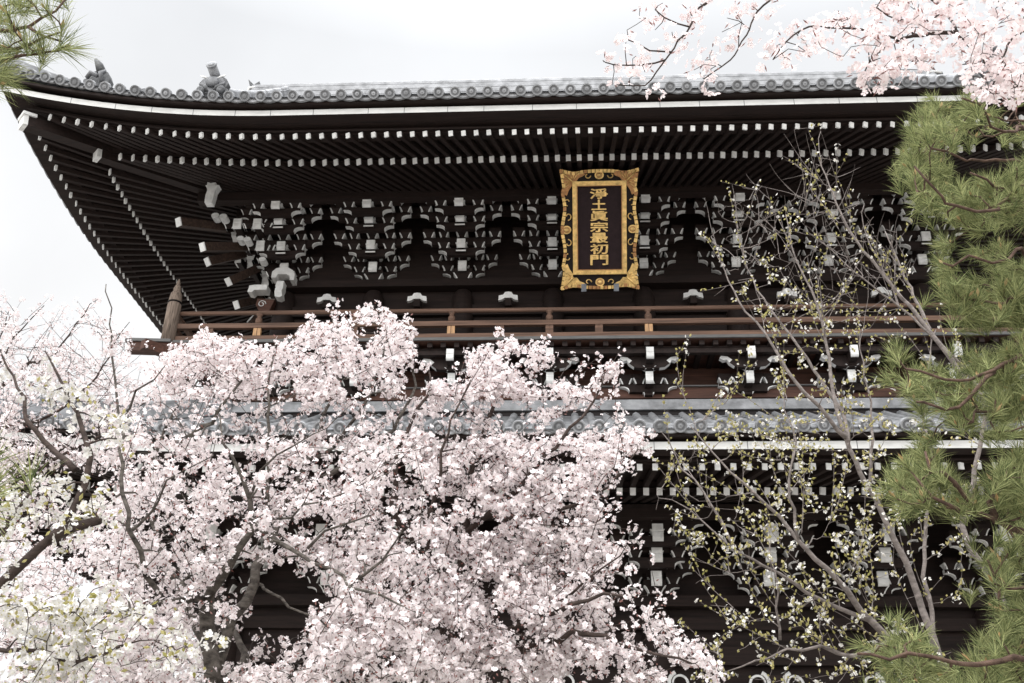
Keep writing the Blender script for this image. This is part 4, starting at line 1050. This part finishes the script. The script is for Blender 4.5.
# ---- slender half bare tree with white flowers at the right
E_base = (3.55, 8.2, 0)
TE = Tree('flowering_sapling', E_base, 'slender grey stemmed tree with sparse white flowers and yellow green leaves before the right bays', 'tree')
hd = [E_base, (3.5, 8.2, 1.5)]
TE.limb([(955, 690, 8.1), (933, 637, 8.0), (917, 597, 8.0), (906, 562, 7.95), (889, 531, 7.9), (875, 500, 7.9), (860, 473, 7.85), (846, 438, 7.8), (834, 400, 7.8), (829, 359, 7.8), (816, 300, 7.8), (795, 257, 7.8), (786, 215, 7.8)], .052, .004, 10, .004, head=hd)
TE.limb([(1040, 690, 8.3), (993, 584, 8.2), (971, 549, 8.2), (962, 526, 8.2), (975, 470, 8.2), (985, 410, 8.1), (973, 380, 8.1), (943, 347, 8.0), (901, 308, 8.0), (863, 279, 7.9), (816, 236, 7.9)], .052, .003, 10, .004, head=[(3.7, 8.3, 0), (3.8, 8.3, 1.3)])
TE.limb([(973, 395, 8.1), (952, 359, 8.0), (918, 317, 8.0), (880, 270, 8.0), (850, 232, 8.0), (829, 185, 8.0), (818, 151, 8.0), (821, 130, 8.0)], .026, .0025, 8, .006)
TE.limb([(846, 438, 7.8), (828, 417, 7.7), (795, 380, 7.6), (765, 334, 7.6), (739, 300, 7.6), (722, 262, 7.6), (712, 236, 7.6)], .019, .0025, 8, .006)
TE.limb([(848, 442, 7.8), (841, 410, 7.9), (807, 359, 7.9), (782, 325, 7.9), (752, 279, 8.0), (735, 223, 8.0)], .019, .0025, 8, .006)
TE.limb([(930, 330, 8.0), (922, 313, 8.1), (901, 270, 8.2), (884, 232, 8.2)], .02, .005, 8)
TE.limb([(940, 690, 8.0), (895, 646, 7.8), (869, 620, 7.7), (838, 580, 7.5), (798, 540, 7.4), (780, 517, 7.4), (753, 493, 7.3), (711, 451, 7.3), (690, 425, 7.3)], .036, .003, 9, .005)
TE.limb([(869, 620, 7.7), (840, 609, 7.6), (796, 586, 7.4), (765, 566, 7.3), (726, 543, 7.2), (688, 509, 7.2), (659, 499, 7.2)], .020, .0025, 8, .006)
TE.limb([(735, 548, 7.2), (703, 493, 7.2), (676, 455, 7.2), (661, 431, 7.2)], .012, .003, 6)
TE.limb([(870, 490, 7.9), (872, 440, 7.8), (868, 390, 7.8), (857, 340, 7.8)], .016, .004, 7)
TE.limb([(798, 540, 7.4), (790, 480, 7.3), (796, 440, 7.3), (783, 400, 7.3)], .014, .004, 7)
TE.limb([(890, 640, 7.8), (860, 655, 7.6), (820, 650, 7.4), (770, 655, 7.3), (730, 670, 7.3)], .022, .004, 7)
TE.limb([(780, 640, 7.4), (778, 590, 7.3), (770, 545, 7.3)], .012, .003, 7)
TE.limb([(933, 637, 8.0), (925, 560, 8.0), (930, 470, 8.0), (925, 400, 8.0), (935, 330, 8.0)], .02, .004, 7)
TE.limb([(901, 308, 8.0), (870, 240, 8.0), (862, 205, 8.0)], .012, .003, 7)
# bare twigs first, then flowering ones
bare = scatter([([(712, 190), (760, 180), (780, 220), (830, 140), (845, 190), (880, 220), (900, 260), (880, 330), (800, 320), (740, 300)], 210, 7.6, 8.2), ([(690, 400), (860, 400), (900, 640), (720, 640), (650, 500)], 60, 7.2, 8.0)])
TE.grow(bare, .0042, .0016, curl=.05, up=.03, below=1.2)
boxE = within([(650, 480), (690, 200), (740, 150), (815, 120), (850, 130), (910, 210), (960, 330), (990, 420), (960, 683), (690, 683)])
shE = TE.sprout(180, .30, .85, .03, up=.55, spread=.33, r=.0036, box=boxE)
shE += TE.sprout(210, .12, .35, .012, up=.4, spread=.5, r=.0024, box=boxE)
up_ = [t for t in shE if to_px(t[-1])[1] < 300 and random.random() < .72]        # the upper shoots are still bare
ids = {id(t) for t in up_}; shE = [t for t in shE if id(t) not in ids]
regE = [([(755, 235), (800, 215), (830, 255), (850, 300), (830, 350), (780, 350), (750, 290)], 42, 7.5, 8.0), ([(770, 320), (890, 330), (900, 420), (850, 440), (770, 400)], 60, 7.4, 8.2),
        ([(700, 425), (760, 410), (900, 420), (905, 520), (830, 530), (740, 500), (680, 440)], 120, 7.1, 8.0), ([(660, 490), (720, 510), (900, 510), (905, 590), (820, 620), (760, 590), (690, 545)], 120, 7.1, 8.0),
        ([(700, 620), (760, 600), (880, 600), (960, 650), (940, 690), (690, 690)], 130, 7.0, 8.0), ([(905, 400), (990, 420), (960, 620), (920, 610)], 40, 7.8, 8.3)]
twE = TE.grow(scatter(regE, (), .0, 22), .0045, .0016, curl=.05, up=.03, below=1.0)
twE = twE+shE
tf = [t for t in twE if random.random() < .62]
Cf, Nf, _b, _bd = clusters(tf, (1, 4), .014, .030, .32)
blossoms(TE.root, TE.base, Cf, Nf, .0165*rng.uniform(.7, 1.15, len(Cf)), M['cream'], M['eye_green'])
lc = np.array([t[k] for t in twE for k in range(1, len(t)) for _ in range(2) if random.random() < .62]); lc = lc+rng.normal(0, .008, lc.shape)
darts(TE.root, TE.base, lc, rng.normal(0, .6, lc.shape)+np.array([0, 0, .9]), rng.uniform(.018, .042, len(lc)), np.full(len(lc), .0095), M['leaf'], 'leaf_foliage')
TE.finish(M['bark_pale'])

# ---- pines
def needles(root, base, tips, dirs, per, length, width, name='needles'):
    """brush of needles round every shoot: each a thin tapering blade"""
    n = len(tips); D = dirs/np.linalg.norm(dirs, axis=1, keepdims=True)
    T = np.repeat(tips, per, 0); DD = np.repeat(D, per, 0); N = n*per
    A = np.cross(DD, rng.normal(0, 1, (N, 3))); A /= np.linalg.norm(A, axis=1, keepdims=True)
    ang = rng.uniform(.25, 1.1, N); back = rng.uniform(-.07, .0, N)
    dirn = DD*np.cos(ang)[:, None]+A*np.sin(ang)[:, None]; dirn[:, 2] += .10
    dirn /= np.linalg.norm(dirn, axis=1, keepdims=True)
    Ln = length*rng.uniform(.7, 1.12, N); B = T+DD*back[:, None]
    side = np.cross(dirn, rng.normal(0, 1, (N, 3))); side /= np.linalg.norm(side, axis=1, keepdims=True); W = (width*rng.uniform(.8, 1.2, N))[:, None]
    mid = B+dirn*(Ln*.55)[:, None]; tip = B+dirn*Ln[:, None]; tip[:, 2] -= Ln*rng.uniform(0, .10, N)
    V = np.stack([B-side*W*.5, B+side*W*.5, mid+side*W*.5, tip, mid-side*W*.5], 1)
    loops = (np.arange(N)[:, None]*5+np.arange(5)[None]).ravel()
    o = np_mesh(name, V.reshape(-1, 3), loops, np.full(N, 5), [M['needle']], None, root)
    o.matrix_parent_inverse = Matrix.Translation(-Vector(base)); return o
def pine_foliage(T, twigs, per, length, width):
    tips = []; dirs = []
    for t in twigs:
        d = t[-1]-t[-2]; d = d/np.linalg.norm(d)*.7+np.array([0, -.15, .75])+rng.normal(0, .25, 3)
        tips.append(t[-1]); dirs.append(d)
        for k in range(1):
            tips.append(t[-1]+rng.normal(0, .055, 3)); dirs.append(d+rng.normal(0, .45, 3))
    tips = np.array(tips); dirs = np.array(dirs)
    needles(T.root, T.base, tips, dirs, per, length, width)
    k = len(tips)//2; dn = dirs[::2]/np.linalg.norm(dirs[::2], axis=1, keepdims=True)
    b = []
    sel = rng.random(k) < .75
    darts(T.root, T.base, tips[::2][sel], dn[sel]+rng.normal(0, .15, (sel.sum(), 3)), rng.uniform(.03, .065, sel.sum()), np.full(sel.sum(), .0085), M['candle'], 'shoot_foliage')

F_base = (4.3, 5.8, 0)
TF = Tree('pine_tree', F_base, 'green pine tree with long needles and crooked reddish branches along the right edge', 'tree', 'pines at the sides')
TF.limb([(1190, 690, 5.8), (1165, 540, 5.8), (1180, 400, 5.8), (1150, 250, 5.8), (1160, 100, 5.8), (1150, 0, 5.8)], .17, .07, 12, .012, head=[F_base, (4.32, 5.8, 1.4)])
for pts, r0 in (([(1165, 560, 5.8), (1090, 548, 5.6), (1024, 531, 5.3), (997, 522, 5.25), (975, 513, 5.2), (949, 509, 5.15), (931, 495, 5.1), (915, 470, 5.1)], .06),
                ([(997, 522, 5.25), (989, 500, 5.2), (1003, 490, 5.2), (1000, 470, 5.2)], .03), ([(975, 513, 5.2), (955, 485, 5.1), (935, 468, 5.0), (925, 455, 5.0)], .022),
                ([(1190, 680, 5.8), (1090, 660, 5.4), (1024, 655, 5.2), (980, 662, 5.1), (913, 657, 5.0), (860, 652, 5.0)], .045),
                ([(1150, 240, 5.8), (1080, 190, 5.5), (1024, 165, 5.2), (1004, 160, 5.1), (965, 158, 5.0), (935, 150, 5.0)], .035),
                ([(1150, 230, 5.8), (1070, 190, 5.4), (1024, 186, 5.1), (997, 186, 5.0), (972, 172, 4.9)], .032),
                ([(1150, 260, 5.8), (1080, 215, 5.4), (1024, 200, 5.1), (976, 211, 4.9), (937, 195, 4.8), (915, 170, 4.8)], .030),
                ([(1160, 300, 5.8), (1080, 265, 5.4), (1024, 253, 5.1), (993, 265, 5.0), (969, 257, 5.0), (945, 265, 5.0)], .030),
                ([(1175, 400, 5.8), (1080, 330, 5.5), (1024, 300, 5.2), (994, 304, 5.1), (965, 300, 5.1)], .030),
                ([(1175, 430, 5.8), (1080, 370, 5.5), (1024, 359, 5.2), (994, 372, 5.1), (943, 380, 5.0), (905, 368, 5.0)], .032),
                ([(994, 372, 5.1), (970, 395, 5.0), (945, 410, 5.0), (915, 400, 5.0)], .018), ([(1175, 440, 5.8), (1060, 400, 5.5), (1000, 405, 5.2), (960, 425, 5.1)], .030),
                ([(1150, 130, 5.8), (1060, 120, 5.4), (1010, 130, 5.1), (993, 125, 5.0), (979, 106, 4.9), (960, 100, 4.9)], .028),
                ([(1190, 640, 5.8), (1090, 600, 5.5), (1030, 590, 5.3), (1000, 580, 5.2), (985, 560, 5.2)], .03)):
    TF.limb([(a, b, c-.22 if a < 1060 else c) for a, b, c in pts], r0*.72, .006, 8, .014, .07)
regF = [([(903, 150), (912, 115), (940, 98), (985, 100), (1035, 112), (1035, 225), (985, 240), (950, 222), (930, 210), (912, 190)], 120, 4.7, 5.6),
        ([(935, 245), (985, 235), (1035, 230), (1035, 330), (985, 325), (945, 300), (932, 275)], 72, 4.8, 5.5),
        ([(890, 352), (912, 352), (935, 372), (968, 350), (1035, 345), (1035, 440), (985, 445), (925, 420), (900, 385)], 84, 4.8, 5.5),
        ([(895, 500), (905, 455), (935, 435), (985, 440), (1035, 445), (1035, 520), (985, 505), (935, 512)], 88, 4.8, 5.5),
        ([(985, 545), (1035, 545), (1035, 690), (965, 690), (970, 640), (990, 600)], 48, 4.9, 5.6), ([(870, 655), (900, 628), (955, 645), (960, 690), (885, 690)], 26, 4.8, 5.3), ([(985, 95), (1045, 95), (1045, 690), (985, 690), (1000, 540), (975, 330)], 52, 5.3, 6.3), ([(995, 355), (1045, 355), (1045, 410), (995, 410)], 16, 5.2, 5.8), ([(995, 610), (1045, 600), (1045, 690), (995, 690)], 26, 5.2, 5.8)]
holesF = [([(985, 225), (1035, 222), (1035, 240), (975, 245)], .8), ([(930, 425), (985, 432), (1035, 436), (1035, 450), (940, 448)], .7), ([(990, 515), (1035, 520), (1035, 548), (985, 548)], .8), ([(915, 160), (960, 165), (955, 180), (920, 178)], .7), ([(940, 318), (1000, 320), (985, 345), (945, 345)], .6), ([(905, 405), (960, 420), (930, 440), (900, 440)], .3)]
twF = TF.grow(scatter(regF, holesF, .30, 26), .008, .0045, maxd=1.6, up=.02, curl=.10)
pine_foliage(TF, twF, 56, .115, .0022)
TF.finish(M['bark_pine'])

H_base = (-2.75, 3.4, 0)
TH_ = Tree('pine_tree', H_base, 'pine whose long needled branch tips poke in at the upper left corner', 'tree', 'pines at the sides')
TH_.limb([(-260, 690, 3.4), (-250, 500, 3.4), (-270, 300, 3.4), (-250, 100, 3.4), (-260, -40, 3.4)], .12, .06, 12, .010, head=[H_base, (-2.77, 3.4, 1.0)])
for pts, r0 in (([(-250, 80, 3.4), (-120, 60, 3.3), (-40, 45, 3.2), (0, 33, 3.15), (29, 26, 3.1), (43, 19, 3.1), (56, 11, 3.1), (66, -4, 3.1)], .030),
                ([(29, 27, 3.1), (44, 38, 3.1), (60, 42, 3.1)], .008), ([(0, 52, 3.15), (28, 45, 3.1), (42, 40, 3.1), (58, 32, 3.1)], .010), ([(-40, 60, 3.2), (10, 58, 3.15), (32, 55, 3.1), (62, 50, 3.1)], .012),
                ([(-250, 120, 3.4), (-100, 100, 3.3), (-30, 85, 3.2), (-4, 78, 3.15)], .022), ([(-40, 45, 3.2), (-10, 12, 3.1), (12, 4, 3.1)], .012), ([(-270, 520, 3.4), (-120, 500, 3.2), (-40, 490, 3.1), (-14, 488, 3.05)], .025)):
    TH_.limb(pts, r0, .004, 8, .004, .05)
tipsH = [at(x, y, random.uniform(2.95, 3.25)) for x, y in ((63, 2), (62, 30), (63, 48), (30, 8), (8, 14), (12, 30), (8, 48), (0, 62), (38, 50), (46, 10), (-4, 76), (2, 22), (22, 40), (-10, 50), (-8, 5), (-2, 84), (-6, 482), (-8, 496), (-14, 455), (-12, 515), (20, -6), (-15, 30), (-15, 68), (15, 56))]
twH = TH_.grow(tipsH, .006, .0035, maxd=1.0, up=.0)
pine_foliage(TH_, twH, 46, .150, .0021)
TH_.finish(M['bark_pine'])

# ---- weeping cherry overhead at the right
W_base = (3.6, 3.6, 0)
TW = Tree('weeping_cherry_tree', W_base, 'shell pink weeping cherry with large flowers hanging into the upper right corner', 'tree')
TW.limb([(3.55, 3.6, 1.5), (3.45, 3.55, 3.2), (3.1, 3.5, 4.6), (2.6, 3.4, 5.3), (1.9, 3.3, 5.55)], .13, .03, 12, .01, px=False, head=[W_base])
for pts, r0, hd in (([(713, -2, 3.25), (692, 25, 3.25), (679, 42, 3.25), (662, 64, 3.25), (645, 85, 3.25), (618, 84, 3.22)], .010, [(1.9, 3.3, 5.55), (1.35, 3.28, 5.3)]),
                    ([(772, -2, 3.3), (747, 34, 3.3), (730, 59, 3.3), (704, 79, 3.3)], .009, [(2.0, 3.32, 5.5), (1.5, 3.3, 5.25)]),
                    ([(930, 0, 3.3), (942, 8, 3.3), (959, 34, 3.3), (980, 55, 3.3), (1005, 90, 3.3)], .016, [(2.6, 3.4, 5.3), (2.1, 3.35, 5.0)]),
                    ([(957, 32, 3.3), (930, 34, 3.25), (895, 42, 3.2), (868, 62, 3.2), (862, 80, 3.2)], .010, None), ([(880, 0, 3.2), (900, 20, 3.2), (928, 20, 3.2), (946, 8, 3.25)], .007, [(2.4, 3.4, 5.3), (1.9, 3.3, 5.05)]),
                    ([(1040, 20, 3.2), (1010, 40, 3.15), (1000, 70, 3.1), (985, 95, 3.1)], .010, [(2.6, 3.4, 5.3)]), ([(905, 40, 3.2), (850, 28, 3.2), (800, 30, 3.2), (772, 60, 3.2)], .006, None),
                    ([(671, 52, 3.25), (650, 50, 3.25), (632, 42, 3.25), (626, 38, 3.25)], .004, None), ([(665, 60, 3.25), (640, 66, 3.25), (605, 62, 3.25)], .004, None), ([(690, 27, 3.25), (665, 18, 3.25), (655, 10, 3.25)], .004, None)):
    TW.limb(pts, r0, .0025, 6, .003, .04, head=hd)
hand = [(604, 62), (626, 42), (627, 30), (612, 85), (633, 76), (645, 72), (640, 8), (646, 18), (663, 3), (655, 30), (672, 32), (690, 12), (682, 40), (700, 4), (712, 50), (722, 32), (716, 66), (700, 72), (694, 70), (727, 18), (735, 8), (742, 22), (752, 6), (705, 60), (636, 56), (660, 16)]
tgt = [at(x, y, random.uniform(3.12, 3.35)) for x, y in hand]
tgt += scatter([([(768, 58), (770, 48), (800, 22), (835, 16), (870, 20), (930, 40), (950, 72), (905, 60), (872, 72), (862, 90), (872, 92), (850, 62), (815, 58), (780, 66)], 46, 3.0, 3.35), ([(850, 10), (885, 0), (930, 5), (960, 0), (1030, 0), (1030, 100), (990, 105), (965, 85), (960, 60), (945, 45), (905, 22)], 80, 2.95, 3.4), ([(868, 62), (925, 50), (945, 70), (905, 78), (885, 88), (866, 86)], 16, 3.0, 3.3), ([(980, 80), (1030, 60), (1030, 108), (985, 106)], 14, 2.95, 3.2)])
twW = TW.grow(tgt, .0035, .0014, maxd=1.2, up=.10, curl=.12)
flower_tree(TW, twW, (3, 8), .0205, .036, .10, M['pink_deep'], M['eye'], True, .026, .0035)
TW.finish(M['bark'])
